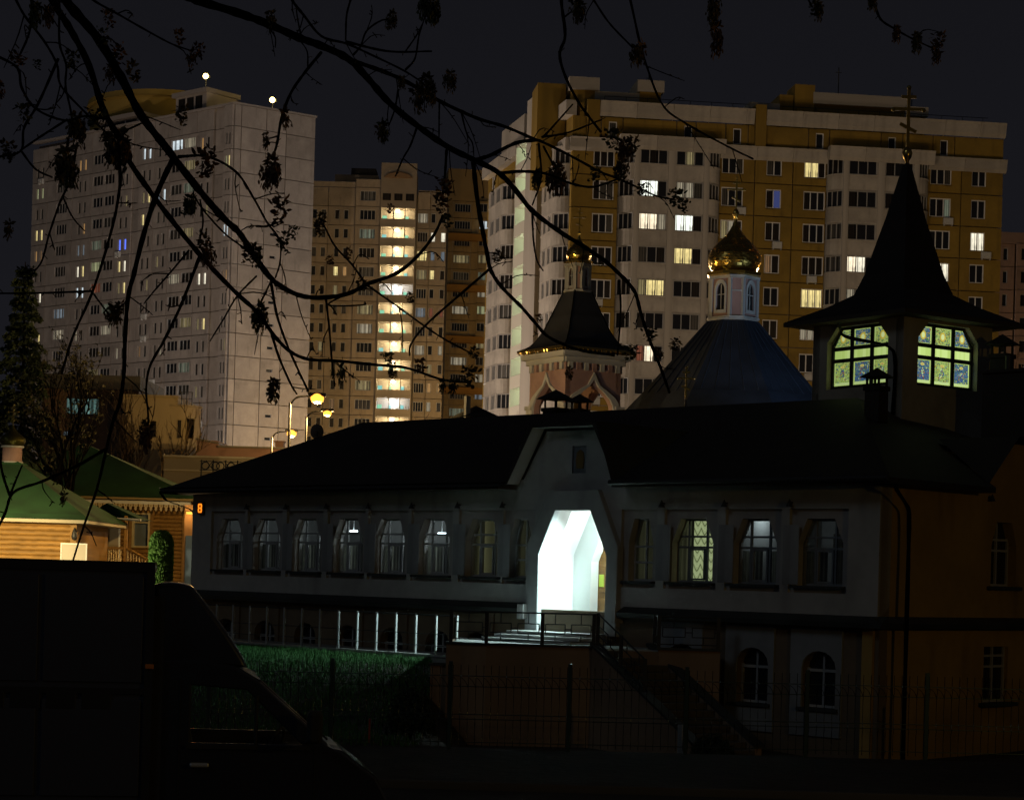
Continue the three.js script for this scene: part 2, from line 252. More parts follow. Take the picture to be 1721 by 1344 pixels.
// yellow flank with its own gable
{
  const out = [[0.002, 2.74], [DP, 2.74], [DP, 6.35], [9.4, 6.35], [8.2, 7.45], [5.45, 7.45], [4.2, 6.35], [0.002, 6.35]];
  const s = shp(out); [[5.75, 1.25], [8.3, 1.25]].forEach(([c, w]) => s.holes.push(shp(openW(c, w, 3.72))));
  const g = new THREE.ExtrudeGeometry(s, { depth: 0.4, bevelEnabled: false }).translate(0, 0, -0.4).rotateY(Math.PI / 2).translate(L0, 0, 0);
  mesh('flank_wall', g, M.plasterYellow, HB);
  const b = shp([[0.002, -1.2], [DP, -1.2], [DP, 2.738], [0.002, 2.738]]); b.holes.push(shp(rect(5.1, 6.3, 0.7, 2.15)));
  mesh('flank_wall', new THREE.ExtrudeGeometry(b, { depth: 0.3, bevelEnabled: false }).translate(0, 0, -0.42).rotateY(Math.PI / 2).translate(L0, 0, 0), M.plasterYellow, HB);
  for (const [c, y, h] of [[5.75, 3.72, 1.66], [8.3, 3.72, 1.66], [5.7, 0.7, 1.45]]) {
    const W = mesh('window', mg([bx(-0.6, 0.6, 0, 0.06, -0.03, 0.03), bx(-0.6, 0.6, 0.9, 0.96, -0.031, 0.031), bx(-0.6, 0.6, 1.18, 1.24, -0.031, 0.031), bx(-0.03, 0.03, 0, h, -0.029, 0.029), bx(-0.6, -0.54, 0, h, -0.028, 0.028), bx(0.54, 0.6, 0, h, -0.028, 0.028)]).rotateY(Math.PI / 2), M.frameDull, HB); W.position.set(L0 - 0.25, y, -c);
    mesh('pane', new THREE.PlaneGeometry(1.3, h).translate(0, h / 2, -0.04).rotateY(Math.PI / 2), M.glassDark, W);
    mesh('sill', bx(-0.8, 0.8, -0.1, 0, 0.05, 0.36).rotateY(Math.PI / 2), M.band, W);
  }
}
// roof
{
  const E = 6.2, R = 8.85, T = 0.14, f = [], y = (o) => E + (0.75 - o) * (R - E) / 6.75, ys = (s) => E + (27.9 - s) * (R - E) / 5.6;
  const pf = (...l) => l.map(([s, o]) => [s, Math.min(y(o), R), o]);
  f.push(pf([-0.8, 0.75], [15, 0.75], [15.9, -3.45], [15.9, -6], [1.6, -6]), pf([15.9, -3.45], [18.35, -3.45], [18.35, -6], [15.9, -6]), pf([19.2, 0.75], [27.9, 0.75], [22.3, -6], [18.35, -6], [18.35, -3.45]));
  f.push([[-0.8, E, 0.75], [1.6, R, -6], [-0.8, E, -12.9]], [[1.6, R, -6], [22.3, R, -6], [27.9, E, -12.9], [-0.8, E, -12.9]]);
  const ps = (...l) => l.map(([s, o]) => [s, ys(s), o]);
  f.push(ps([27.9, 0.75], [27.9, -4.0], [25.26, -5.45], [22.3, -6]), ps([25.26, -5.45], [25.26, -8.2], [22.3, -6]), ps([27.9, -9.6], [27.9, -12.9], [22.3, -6], [25.26, -8.2]));
  // gable roofs
  f.push([[14.95, E, 0.5], [15, E, 0.75], [15.9, 7.86, -3.45], [15.9, 7.86, 0.5]], [[15.9, 7.86, 0.5], [15.9, 7.86, -3.45], [18.35, 7.86, -3.45], [18.35, 7.86, 0.5]], [[18.35, 7.86, 0.5], [18.35, 7.86, -3.45], [19.2, E, 0.75], [19.25, E, 0.5]]);
  f.push([[27.7, 6.3, -4.0], [25.26, 7.6, -5.45], [27.7, 7.6, -5.45]], [[27.7, 7.6, -5.45], [25.26, 7.6, -5.45], [25.26, 7.6, -8.2], [27.7, 7.6, -8.2]], [[27.7, 7.6, -8.2], [25.26, 7.6, -8.2], [27.7, 6.3, -9.6]]);
  mesh('roof', faces(f), M.roof, HB);
  const soff = [], fas = [];
  for (const [a, b] of [[-0.8, 15], [19.2, 27.9]]) { soff.push([[a, E - T, 0.74], [a, E - T, -0.02], [b, E - T, -0.02], [b, E - T, 0.74]]); fas.push([[a, E - T, 0.75], [b, E - T, 0.75], [b, E, 0.75], [a, E, 0.75]]); }
  for (const [a, b] of [[0.75, -4.0], [-9.6, -12.9]]) { soff.push([[27.15, E - T, a], [27.89, E - T, a], [27.89, E - T, b], [27.15, E - T, b]]); fas.push([[27.9, E - T, a], [27.9, E - T, b], [27.9, E, b], [27.9, E, a]]); }
  soff.push([[-0.8, E - T, 0.74], [0.01, E - T, 0.74], [0.01, E - T, -12.9], [-0.8, E - T, -12.9]]); fas.push([[-0.81, E - T, 0.75], [-0.81, E, 0.75], [-0.81, E, -12.9], [-0.81, E - T, -12.9]]);
  const sm = mat(0.09, 0.075, 0.06); for (const q of soff) mesh('soffit', faces([q]), sm, HB); for (const q of fas) mesh('fascia', faces([q]), M.roof, HB);
  // under-boards of the porch gable
  mesh('soffit', faces([[[15.07, E, 0.48], [15.07, E, 0], [16.0, 7.75, 0], [16.0, 7.75, 0.48]], [[16.0, 7.75, 0.48], [16.0, 7.75, 0], [18.25, 7.75, 0], [18.25, 7.75, 0.48]], [[18.25, 7.75, 0.48], [18.25, 7.75, 0], [19.13, E, 0], [19.13, E, 0.48]]]), mat(0.3, 0.28, 0.26), HB);
  mesh('barge_board', prism([[14.95, E], [15.07, E], [16.0, 7.75], [18.25, 7.75], [19.13, E], [19.25, E], [18.35, 7.87], [15.9, 7.87]], 0.47, 0.51), M.roof, HB);
  mesh('gutter', new THREE.CylinderGeometry(0.07, 0.07, 15.9, 10, 1, true, Math.PI * 0.5, Math.PI).rotateZ(Math.PI / 2).translate(7.15, E - 0.02, 0.84), M.darkMetal, HB); mesh('gutter', new THREE.CylinderGeometry(0.07, 0.07, 8.7, 10).rotateZ(Math.PI / 2).translate(23.55, E - 0.02, 0.84), M.darkMetal, HB);
  // downpipes
  mesh('downpipe', taperTube([V(27.84, 6.14, 0.5), V(27.84, 6.0, 0.42), V(27.8, 5.92, 0.3), V(27.58, 5.5, -0.56), V(27.56, 5.35, -0.62), V(27.56, 3, -0.64), V(27.56, -0.6, -0.64)], 0.055, 0.055, 8, 30), M.darkMetal, HB);
  mesh('downpipe', taperTube([V(-0.7, 6.12, 0.84), V(-0.7, 5.95, 0.7), V(-0.68, 5.85, 0.6), V(-0.12, 5.5, -0.1), V(-0.08, 5.3, -0.12), V(-0.08, 3, -0.12), V(-0.08, 1.3, -0.12)], 0.055, 0.055, 8, 26), M.darkMetal, HB);
}
// lit porch
{
  const wh = mat(0.8, 0.82, 0.81, { bumpMap: fineBump, bumpScale: 0.004 });
  const big = portal.map(([s, y]) => [s + Math.sign(s - 17.32) * 0.25, y + (y > 5 ? 0.25 : y < 3 ? -0.2 : 0.05)]);
  mesh('porch_vault', prism(big, -1.3, -0.503, [portal]), wh, HB);
  mesh('porch_vault', prism(portal.map(([s, y]) => [s, y]), -1.62, -1.3, [[[16.72, 2.16], [18.36, 2.16], [18.36, 4.1], [17.95, 4.9], [17.1, 4.9], [16.72, 4.1]]]), wh, HB);
  mesh('porch_floor', bx(16.0, 18.64, 1.95, 2.12, -1.9, 0.25), mat(0.45, 0.45, 0.44, { map: blotch }), HB);
  const wd = mat(0.42, 0.23, 0.06, { map: woodTex, roughness: 0.5 });
  const d = mesh('door', prism([[16.5, 2.13], [18.5, 2.13], [18.5, 4.2], [17.95, 5.0], [17.1, 5.0], [16.5, 4.2]], -1.72, -1.64), wd, HB);
  for (const [a, b, y0, y1] of [[16.8, 17.45, 2.3, 3.1], [16.8, 17.45, 3.25, 4.0], [17.6, 18.3, 2.3, 3.1], [17.6, 18.3, 3.25, 4.0]]) mesh('door_panel', new RoundedBoxGeometry(b - a, y1 - y0, 0.05, 2, 0.02).translate((a + b) / 2, (y0 + y1) / 2, -1.635), wd, d);
  mesh('door_handle', bar(V(17.5, 3.05, -1.58), V(17.5, 3.4, -1.58), 0.015), M.gold, d);
  mesh('notice', bx(16.77, 16.95, 3.4, 3.75, -1.605, -1.6), mat(0.6, 0.75, 0.1), d);
}
{
  const p = V(18.2, 4.75, -0.82).applyAxisAngle(V(0, 1, 0), WALL_TURN).add(V(-10.709, 0, -67.433));
  const o = thing('porch_lamp', 'bright white lamp tucked under the vault of the lit porch', 'lamp', [p.x, p.y, p.z], WALL_TURN);
  mesh('lamp_globe', new THREE.SphereGeometry(0.09, 14, 10), glow(0.85, 1, 0.97, 12), o); mesh('bracket', bar(V(0, 0, 0), V(0.14, 0.12, 0), 0.02), M.darkMetal, o);
  const l = new THREE.PointLight(new THREE.Color(0.8, 1, 0.97), 12); l.shadow.radius = 4; l.castShadow = true; o.add(l);
  const s = new THREE.SpotLight(new THREE.Color(0.72, 1, 0.97), 135, 0, 0.85, 0.5); s.shadow.radius = 4; s.castShadow = true; s.position.set(0, -0.02, 0.1); s.target.position.set(-5.4, -3.4, 4.1); o.add(s); o.add(s.target);
}
// small wall lamps between the windows
{
  const g = mg([new THREE.ConeGeometry(0.09, 0.2, 8).translate(0, 0.1, 0.12), bx(-0.02, 0.02, 0.08, 0.12, 0, 0.12)]);
  const spots = [3.0, 4.98, 6.93, 8.88, 10.8, 12.74, 14.55, 20.42, 22.5, 24.55];
  const ord = ['first', 'second', 'third', 'fourth', 'fifth', 'sixth', 'seventh'];
  spots.forEach((s, i) => { const p = V(s, 5.55, 0).applyAxisAngle(V(0, 1, 0), WALL_TURN).add(V(-10.709, 0, -67.433)); const o = mesh('wall_lamp', g, M.darkMetal); o.position.copy(p); o.rotation.y = WALL_TURN;
    tag(o, i < 7 ? `small unlit conical wall lamp, ${ord[i]} along the white wall from its far corner` : `small unlit conical wall lamp, ${ord[i - 7]} after the porch towards the yellow flank`, 'wall lamp', 'wall lamps of the parish house'); });
  [4.9, 7.0].forEach((t, i) => { const p = V(L0, 5.9, -t).applyAxisAngle(V(0, 1, 0), WALL_TURN).add(V(-10.709, 0, -67.433)); const o = mesh('wall_lamp', g, M.darkMetal); o.position.copy(p); o.rotation.y = WALL_TURN + Math.PI / 2; tag(o, i ? 'small unlit conical lamp above the windows of the yellow flank' : 'small unlit conical lamp on the yellow flank nearer the downpipe', 'wall lamp', 'wall lamps of the parish house'); });
}
// orange number sign at the far corner
{
  const p = V(0.53, 5.6, 0).applyAxisAngle(V(0, 1, 0), WALL_TURN).add(V(-10.709, 0, -67.433));
  const o = thing('number_sign', 'glowing orange number sign at the far corner of the white wall', 'sign', [p.x, p.y, p.z], WALL_TURN);
  mesh('housing', bx(-0.15, 0.15, -0.2, 0.2, 0.002, 0.1), M.darkMetal, o);
  const sg = [], w = 0.045; for (const y of [-0.15, 0, 0.15]) sg.push(bx(-0.09, 0.09, y - w / 2, y + w / 2, 0.1, 0.115)); for (const x of [-0.09, 0.09]) for (const y of [-0.075, 0.075]) sg.push(bx(x - w / 2, x + w / 2, y - 0.06, y + 0.06, 0.1, 0.116));
  mesh('digit', mg(sg).scale(0.85, 0.85, 1), glow(1, 0.2, 0.01, 2.2), o);
}

const TT = WALL_TURN - 0.19;
// ---------- corner tower of the house with stained glass ----------
{
  const T = thing('corner_tower', 'square tower with dark flared spire roof and glowing stained-glass windows', 'tower', [11.0, 0, -58], TT);
  const h = 1.78, y0 = 7.0, y1 = 11.25;
  const win = [[-1.2, 9.22], [1.2, 9.22], [1.2, 10.55], [0.82, 10.98], [-0.82, 10.98], [-1.2, 10.55]];
  for (let k = 0; k < 4; k++) {
    const s = shp(rect(-h, h, y0, y1)); s.holes.push(shp(win));
    const g = new THREE.ExtrudeGeometry(s, { depth: 0.28, bevelEnabled: false }).translate(0, 0, h - 0.28 + (k % 2) * 0.004).rotateY(k * Math.PI / 2);
    mesh('wall', g, mat(0.6, 0.57, 0.5, { map: blotch, bumpMap: fineBump, bumpScale: 0.006 }), T);
  }
  // downpipe on the corner
  mesh('downpipe', taperTube([V(-0.6, 11.25, 2.0), V(-0.6, 10.9, 1.86), V(-0.55, 10.75, 1.84), V(1.3, 10.25, 1.84), V(1.5, 10.05, 1.84), V(1.5, 8.0, 1.84)], 0.05, 0.05, 8, 40), M.darkMetal, T);
  // stained glass, one sheet of drawing for every pane
  const cv = document.createElement('canvas'); cv.width = 768; cv.height = 1024; const x = cv.getContext('2d');
  const cell = (cx, cy, w, hh, sv, kind) => {                // leaded glass: pale ground, small shards, a haloed figure
    const q = (i) => hash(sv * 13 + 5, i); x.save(); x.beginPath(); x.rect(cx, cy, w, hh); x.clip();
    x.fillStyle = '#d6ec9c'; x.fillRect(cx, cy, w, hh);
    if (kind === 'plain') { for (let i = 0; i < 5; i++) { x.fillStyle = q(i) > 0.5 ? '#cbe28e' : '#e0f4ac'; x.fillRect(cx + w * q(i + 9), cy, w * 0.2, hh); } x.restore(); return; }
    const cool = ['#31489a', '#4a6ab0', '#2e6a78', '#5f9a86', '#86b07c', '#3c7a48'], warm = ['#c8b24c', '#e2d684', '#a85038', '#d8e8b4', '#b8cc7c', '#7c6a30'];
    const b = 22, ix = cx + b, iy = cy + b, iw = w - 2 * b, ih = hh - 2 * b - (kind === 'low' ? 56 : 0), mx = cx + w / 2;
    x.fillStyle = sv % 2 ? '#b4c878' : '#4a66a4'; x.fillRect(ix, iy, iw, ih);
    for (let i = 0; i < 330; i++) { const px = ix + iw * q(i), py = iy + ih * q(i + 400), s = 5 + 15 * q(i + 800), c = Math.abs(px - mx) < iw * 0.16; x.fillStyle = (q(i + 1200) > (c ? 0.4 : 0.5) ? cool : warm)[Math.floor(q(i + 1600) * 6)]; x.beginPath(); x.moveTo(px, py); for (let k = 0; k < 4; k++) x.lineTo(px + (q(i * 5 + k + 99) - 0.5) * 2.4 * s, py + (q(i * 7 + k + 55) - 0.5) * 2.8 * s); x.fill(); if (i % 3 === 0) { x.strokeStyle = '#1a2214'; x.lineWidth = 1.6; x.stroke(); } }
    if (kind === 'top') { x.fillStyle = '#d8bc54'; x.beginPath(); x.ellipse(mx, cy + hh * 0.5, w * 0.17, hh * 0.27, 0, 0, 7); x.fill(); x.fillStyle = '#e6eebc'; x.beginPath(); x.ellipse(mx, cy + hh * 0.5, w * 0.1, hh * 0.17, 0, 0, 7); x.fill(); for (let k = 0; k < 16; k++) { x.strokeStyle = k % 2 ? '#e6dc90' : '#6a7c3c'; x.lineWidth = 4; x.beginPath(); x.moveTo(mx + Math.cos(k * 0.393) * w * 0.19, cy + hh * 0.5 + Math.sin(k * 0.393) * hh * 0.3); x.lineTo(mx + Math.cos(k * 0.393) * w * 0.42, cy + hh * 0.5 + Math.sin(k * 0.393) * hh * 0.44); x.stroke(); } }
    else { const fy = cy + hh * 0.2; x.fillStyle = '#ddd07a'; x.beginPath(); x.arc(mx, fy, w * 0.12, 0, 7); x.fill(); x.fillStyle = '#caa878'; x.beginPath(); x.arc(mx, fy + 4, w * 0.06, 0, 7); x.fill(); for (let k = 0; k < 46; k++) { const t = q(k + 3000), ww = w * (0.07 + 0.13 * t); x.fillStyle = [cool[0], cool[1], warm[2], warm[3], cool[2]][Math.floor(q(k + 3100) * 5)]; x.beginPath(); const yy = cy + hh * (0.28 + 0.42 * t), xx = mx + (q(k + 3200) - 0.5) * 2 * ww; x.moveTo(xx, yy); x.lineTo(xx + 9, yy + 30); x.lineTo(xx - 8, yy + 36 + 14 * q(k)); x.fill(); } x.fillStyle = '#dceeb8'; x.fillRect(ix, cy + hh - 72, iw, 46); x.fillStyle = '#5a6a38'; for (let k = 0; k < 22; k++) x.fillRect(ix + 8 + k * iw / 23, cy + hh - 60 + 18 * (k % 2), 5, 9); }
    for (let k = 0; k < 26; k++) { x.fillStyle = k % 2 ? '#8a5a34' : '#54803c'; for (const [u, v] of [[cx + 12, cy + 12 + k * hh / 26], [cx + w - 17, cy + 12 + k * hh / 26], [cx + 12 + k * w / 26, cy + 11], [cx + 12 + k * w / 26, cy + hh - 16]]) x.fillRect(u, v, 5, 5); }
    x.strokeStyle = '#20280f'; x.lineWidth = 3; x.strokeRect(ix, iy, iw, ih); x.restore();
  };
  const make = (off) => { x.fillStyle = '#000'; x.fillRect(0, 0, 768, 1024); for (let i = 0; i < 3; i++) { cell(i * 256, 0, 256, 330, off + i, 'top'); cell(i * 256, 330, 256, 190, off + i + 20, 'plain'); cell(i * 256, 520, 256, 504, off + i + 40, 'low'); } const c2 = document.createElement('canvas'); c2.width = 768; c2.height = 1024; c2.getContext('2d').drawImage(cv, 0, 0); const t = new THREE.CanvasTexture(c2); t.colorSpace = THREE.SRGBColorSpace; return t; };
  const glass = [make(3), make(8)].map((t, i) => glow(0.93, 1, 0.74, i ? 0.85 : 0.6, t));
  const rows = [[9.32, 9.98, 0.0, 0.492, 0], [10.09, 10.32, 0.508, 0.678, 0], [10.43, 10.9, 0.678, 1, 1]];
  const colsX = [[-1.1, -0.46], [-0.33, 0.33], [0.46, 1.1]];
  for (const k of [0, 1, 2, 3]) {
    const fr = mesh('window', mg([bx(-0.46, -0.33, 9.22, 10.98, 0, 0.07), bx(0.33, 0.46, 9.22, 10.98, 0, 0.07), bx(-1.2, 1.2, 9.22, 9.32, 0, 0.069), bx(-1.2, 1.2, 9.98, 10.09, 0, 0.068), bx(-1.2, 1.2, 10.32, 10.43, 0, 0.068), bx(-0.82, 0.82, 10.9, 10.98, 0, 0.068), bx(-1.2, -1.12, 9.3, 10.5, 0, 0.067), bx(1.12, 1.2, 9.3, 10.5, 0, 0.067), bar(V(-1.16, 10.5, 0.03), V(-0.8, 10.95, 0.03), 0.04, 4), bar(V(1.16, 10.5, 0.03), V(0.8, 10.95, 0.03), 0.04, 4)]).translate(0, 0, h - 0.25).rotateY(k * Math.PI / 2), M.darkMetal, T);
    rows.forEach(([a, b, v0, v1, top], ri) => colsX.forEach(([c0, c1], ci) => {
      let pts = rect(c0, c1, a, b); if (top && ci === 0) pts = [[c0, a], [c1, a], [c1, b], [-0.8, b]]; if (top && ci === 2) pts = [[c0, a], [c1, a], [0.8, b], [c0, b]];
      const g = prism(pts, 0, 0.012), ua = g.attributes.uv, pa = g.attributes.position;
      for (let i = 0; i < ua.count; i++) ua.setXY(i, (ci + Math.max(0, Math.min(1, (pa.getX(i) - c0) / (c1 - c0))) * 0.98 + 0.01) / 3, v0 + (v1 - v0) * Math.max(0.01, Math.min(0.99, (pa.getY(i) - a) / (b - a))));
      mesh('glass_pane', g.translate(0, 0, h - 0.23).rotateY(k * Math.PI / 2), glass[k % 2], fr);
    }));
  }
  // roof: flared skirt below a steep spire
  const sk = 2.4, br = 0.99, f = [];
  const ring = (r, y) => [[-r, y, r], [r, y, r], [r, y, -r], [-r, y, -r]];
  const prof = [[sk, 11.18], [1.55, 11.62], [br, 12.0], [0.8, 12.55], [0.4, 14.2], [0.09, 15.7], [0.0, 15.85]];
  for (let i = 0; i < prof.length - 1; i++) { const A = ring(...prof[i]), B = ring(...prof[i + 1]); for (let k = 0; k < 4; k++) { const n = (k + 1) % 4; f.push([A[k], A[n], B[n], B[k]].filter((q, j) => !(prof[i + 1][0] === 0 && j === 3))); } }
  mesh('spire_roof', faces(f), M.roof, T);
  mesh('eaves', mg([bx(-sk, sk, 11.06, 11.178, -sk, sk)]), mat(0.05, 0.042, 0.035), T);
  const fin = mesh('finial', lathe([[0, 15.7], [0.05, 15.7], [0.06, 15.85], [0.12, 15.95], [0.15, 16.07], [0.11, 16.18], [0.03, 16.26], [0, 16.26]], 14), M.gold, T);
  mesh('cross', crossGeo(1.75).rotateY(-TT).translate(0, 16.2, 0), M.goldDull, T);
}
function crossGeo(H) {
  const w = H * 0.026, b = (x0, x1, y0, y1) => bx(x0, x1, y0, y1, -w * 0.6, w * 0.6);
  return mg([b(-w, w, 0, H), bx(-H * 0.25, H * 0.25, H * 0.62, H * 0.62 + 2 * w, -w * 0.62, w * 0.62), bx(-H * 0.12, H * 0.12, H * 0.82, H * 0.82 + 2 * w, -w * 0.63, w * 0.63), bx(-H * 0.15, H * 0.15, -w, w, -w * 0.64, w * 0.64).rotateZ(-0.45).translate(0, H * 0.34, 0),
    new THREE.SphereGeometry(w * 1.5, 8, 6).translate(0, H, 0), new THREE.SphereGeometry(w * 1.4, 8, 6).translate(-H * 0.25, H * 0.635, 0), new THREE.SphereGeometry(w * 1.4, 8, 6).translate(H * 0.25, H * 0.635, 0)]);
}
// chimneys and vents on the roof
function chimney(x, yTop, yBase, Z, w, h, label) {
  const p = at(x, yTop, Z), b = at(x, yBase, Z);
  const o = thing('chimney', label, 'chimney', [p.x, b.y - 0.6, p.z], WALL_TURN, 'chimneys of the parish house'), H = p.y - b.y + 0.6;
  mesh('stack', bx(-w * 0.36, w * 0.36, 0, H - h, -w * 0.36, w * 0.36), M.roof, o);
  mesh('collar', bx(-w * 0.42, w * 0.42, H - h - 0.12, H - h, -w * 0.42, w * 0.42), M.roof, o);
  for (const a of [-1, 1]) for (const c of [-1, 1]) mesh('post', bx(a * w * 0.3 - 0.025, a * w * 0.3 + 0.025, H - h, H - h * 0.5, c * w * 0.3 - 0.025, c * w * 0.3 + 0.025), M.roof, o);
  mesh('cap', new THREE.ConeGeometry(w * 0.8, h * 0.55, 4).rotateY(Math.PI / 4).translate(0, H - h * 0.26, 0), M.roof, o);
}
chimney(1475, 618, 672, 54, 0.62, 0.5, 'dark chimney with pyramid cap in front of the stained-glass tower');
chimney(1686, 562, 740, 56, 0.66, 0.55, 'tall dark chimney with pyramid cap beside the tower and its spire');
chimney(935, 655, 705, 68, 0.85, 0.62, 'dark chimney cap standing before the pink bell tower');
chimney(975, 662, 702, 66, 0.6, 0.5, 'smaller dark chimney cap beside the one before the bell tower');
{
  const p = at(1706, 640, 55); const o = thing('chimney', 'broad dark chimney block at the edge of the roof beyond the tower', 'chimney', [p.x, 6.9, p.z], WALL_TURN, 'chimneys of the parish house');
  mesh('stack', bx(-0.75, 0.75, 0, p.y - 6.9 + 0.2, -0.4, 0.4), M.roof, o); mesh('cap', bx(-0.82, 0.82, p.y - 6.7 + 0.002, p.y - 6.62, -0.47, 0.47), M.roof, o); mesh('flue', cyl(0.09, 0.09, p.y - 6.62, p.y - 6.2, 10, -0.2), M.darkMetal, o);
}
{ // small pyramid roof and white post beyond the ridge
  const p = at(800, 688, 80); const o = thing('roof_lantern', 'small dark pyramid roof with a white corner post behind the ridge', 'roof lantern', [p.x, groundY(p.x, 80), p.z], 0.5); const H = p.y - groundY(p.x, 80);
  mesh('body', bx(-0.55, 0.55, 0, H - 0.35, -0.55, 0.55), M.roof, o); mesh('pyramid', new THREE.ConeGeometry(1.15, 0.5, 4).rotateY(Math.PI / 4).translate(0, H - 0.1, 0), M.roof, o); mesh('post', bx(-0.75, -0.56, 0, H + 0.45, 0.4, 0.6), M.plaster, o);
}
{ // satellite dish
  const p = at(533, 724, 70); const o = thing('satellite_dish', 'dark satellite dish on the roof ridge below the street lamp', 'satellite dish', [p.x, 8.0, p.z], 0.3);
  mesh('mast', cyl(0.03, 0.03, 0, p.y - 8.0, 8), M.darkMetal, o); mesh('dish', new THREE.SphereGeometry(0.6, 20, 8, 0, Math.PI * 2, 0, 0.62).scale(0.68, 0.5, 0.75).rotateX(Math.PI / 2 + 0.1).translate(0, p.y - 8.0, -0.3), mat(0.12, 0.12, 0.12, { side: THREE.DoubleSide }), o); mesh('feed_arm', bar(V(0, p.y - 8.25, 0.05), V(-0.2, p.y - 8.15, 0.45), 0.015), M.darkMetal, o);
}

// ---------- tower blocks ----------
const cache = {};
const once = (k, f) => cache[k] ??= f();
const panelGeo = (w, h, holes, d = 0.3) => once('p' + [w, h, d, JSON.stringify(holes)], () => prism(rect(0.05, w - 0.05, 0.05, h - 0.05), -d, 0, holes.map(([x, y, a, b]) => rect(x, x + a, y, y + b))));
const frameGeo = (list, n, t = 0.07) => once('f' + JSON.stringify(list) + n + t, () => { const g = []; for (const [x, y, w, h, k] of list) { g.push(bx(x, x + w, y, y + t, -0.05, 0.05), bx(x, x + w, y + h - t, y + h, -0.051, 0.05), bx(x, x + t, y, y + h, -0.049, 0.049), bx(x + w - t, x + w, y, y + h, -0.049, 0.049)); for (let i = 1; i < (k || n); i++) g.push(bx(x + w * i / (k || n) - t / 2, x + w * i / (k || n) + t / 2, y, y + h, -0.048, 0.048)); } return mg(g); });
const paneGeo = (x, y, w, h) => once('q' + [x, y, w, h], () => bx(x, x + w, y, y + h, -0.045, -0.03));
const sillGeo = (x, y, w) => once('s' + [x, y, w], () => bx(x - 0.08, x + w + 0.08, y - 0.1, y, -0.1, 0.16));
const LIT = {
  W: glow(1, 0.92, 0.74, 1.6, roomTex), w: glow(1, 0.86, 0.6, 0.7, curtainTex), Y: glow(1, 0.8, 0.34, 1.35, roomTex), y: glow(1, 0.8, 0.38, 0.5, curtainTex), O: glow(1, 0.55, 0.2, 1.0, curtainTex), o: glow(1, 0.56, 0.26, 0.4, curtainTex),
  G: glow(0.92, 0.95, 0.5, 0.8, curtainTex), g: glow(0.75, 0.85, 0.6, 0.34, curtainTex), C: glow(0.78, 0.9, 1, 1.3, roomTex), c: glow(0.72, 0.86, 1, 0.45, curtainTex), B: glow(0.12, 0.2, 1, 1.1), R: glow(1, 0.3, 0.16, 0.4, curtainTex), X: glow(0.95, 1, 0.92, 2.2, roomTex), Z: glow(1, 0.84, 0.62, 1.9, roomTex), K: glow(0.35, 1, 0.62, 0.6), Q: glow(0.3, 0.85, 0.8, 0.66), b: glow(0.12, 0.16, 0.5, 0.25),
};
const dim = () => { const r = rnd(); return r < 0.56 ? M.glassDark : r < 0.87 ? M.glassBrown : M.glassPale; };
// one panel with its window on a face; F = {x, z, turn} start of the face
function onFace(F, o, s, y, out = 0) { o.position.set(F.x + Math.cos(F.turn) * s + Math.sin(F.turn) * out, y, F.z - Math.sin(F.turn) * s + Math.cos(F.turn) * out); o.rotation.y = F.turn + (o.userData.extra || 0); return o; }
function bay(T, F, s, w, y, h, mats, win, lit, opt = {}) {
  const holes = win ? win.holes : [], out = opt.out || 0;
  onFace(F, mesh(opt.name || 'wall_panel', panelGeo(w, h, holes), pick(mats), T), s, y, out);
  if (!win) return;
  let i = 0; for (const hl of win.holes) {                   // every opening its own window
    const [x, yy, a, b, k] = hl, W = onFace(F, mesh(win.name || 'window', frameGeo([hl], win.n || 1, win.t), win.frame || M.frameDull, T), s, y, out - 0.16), n = win.split ? (k || win.n) : 1;
    for (let j = 0; j < n; j++) { const ch = lit ? lit[Math.min(i, lit.length - 1)] : '.'; mesh('pane', paneGeo(x + a * j / n, yy, a / n, b), LIT[ch] || dim(), W); i++; }
    if (win.sill) mesh('sill', sillGeo(x, yy, a), mats[0], W);
  }
}
function airCon(T, F, s, y, out) { onFace(F, mesh('air_conditioner', once('ac', () => mg([new RoundedBoxGeometry(0.9, 0.62, 0.36, 2, 0.04), new THREE.TorusGeometry(0.21, 0.025, 6, 16).translate(-0.12, 0, 0.19), bx(-0.4, -0.35, -0.45, -0.31, -0.15, 0.15), bx(0.35, 0.4, -0.45, -0.31, -0.15, 0.15)])), once('acm', () => mat(0.5, 0.5, 0.48)), T), s, y, out + 0.2); }

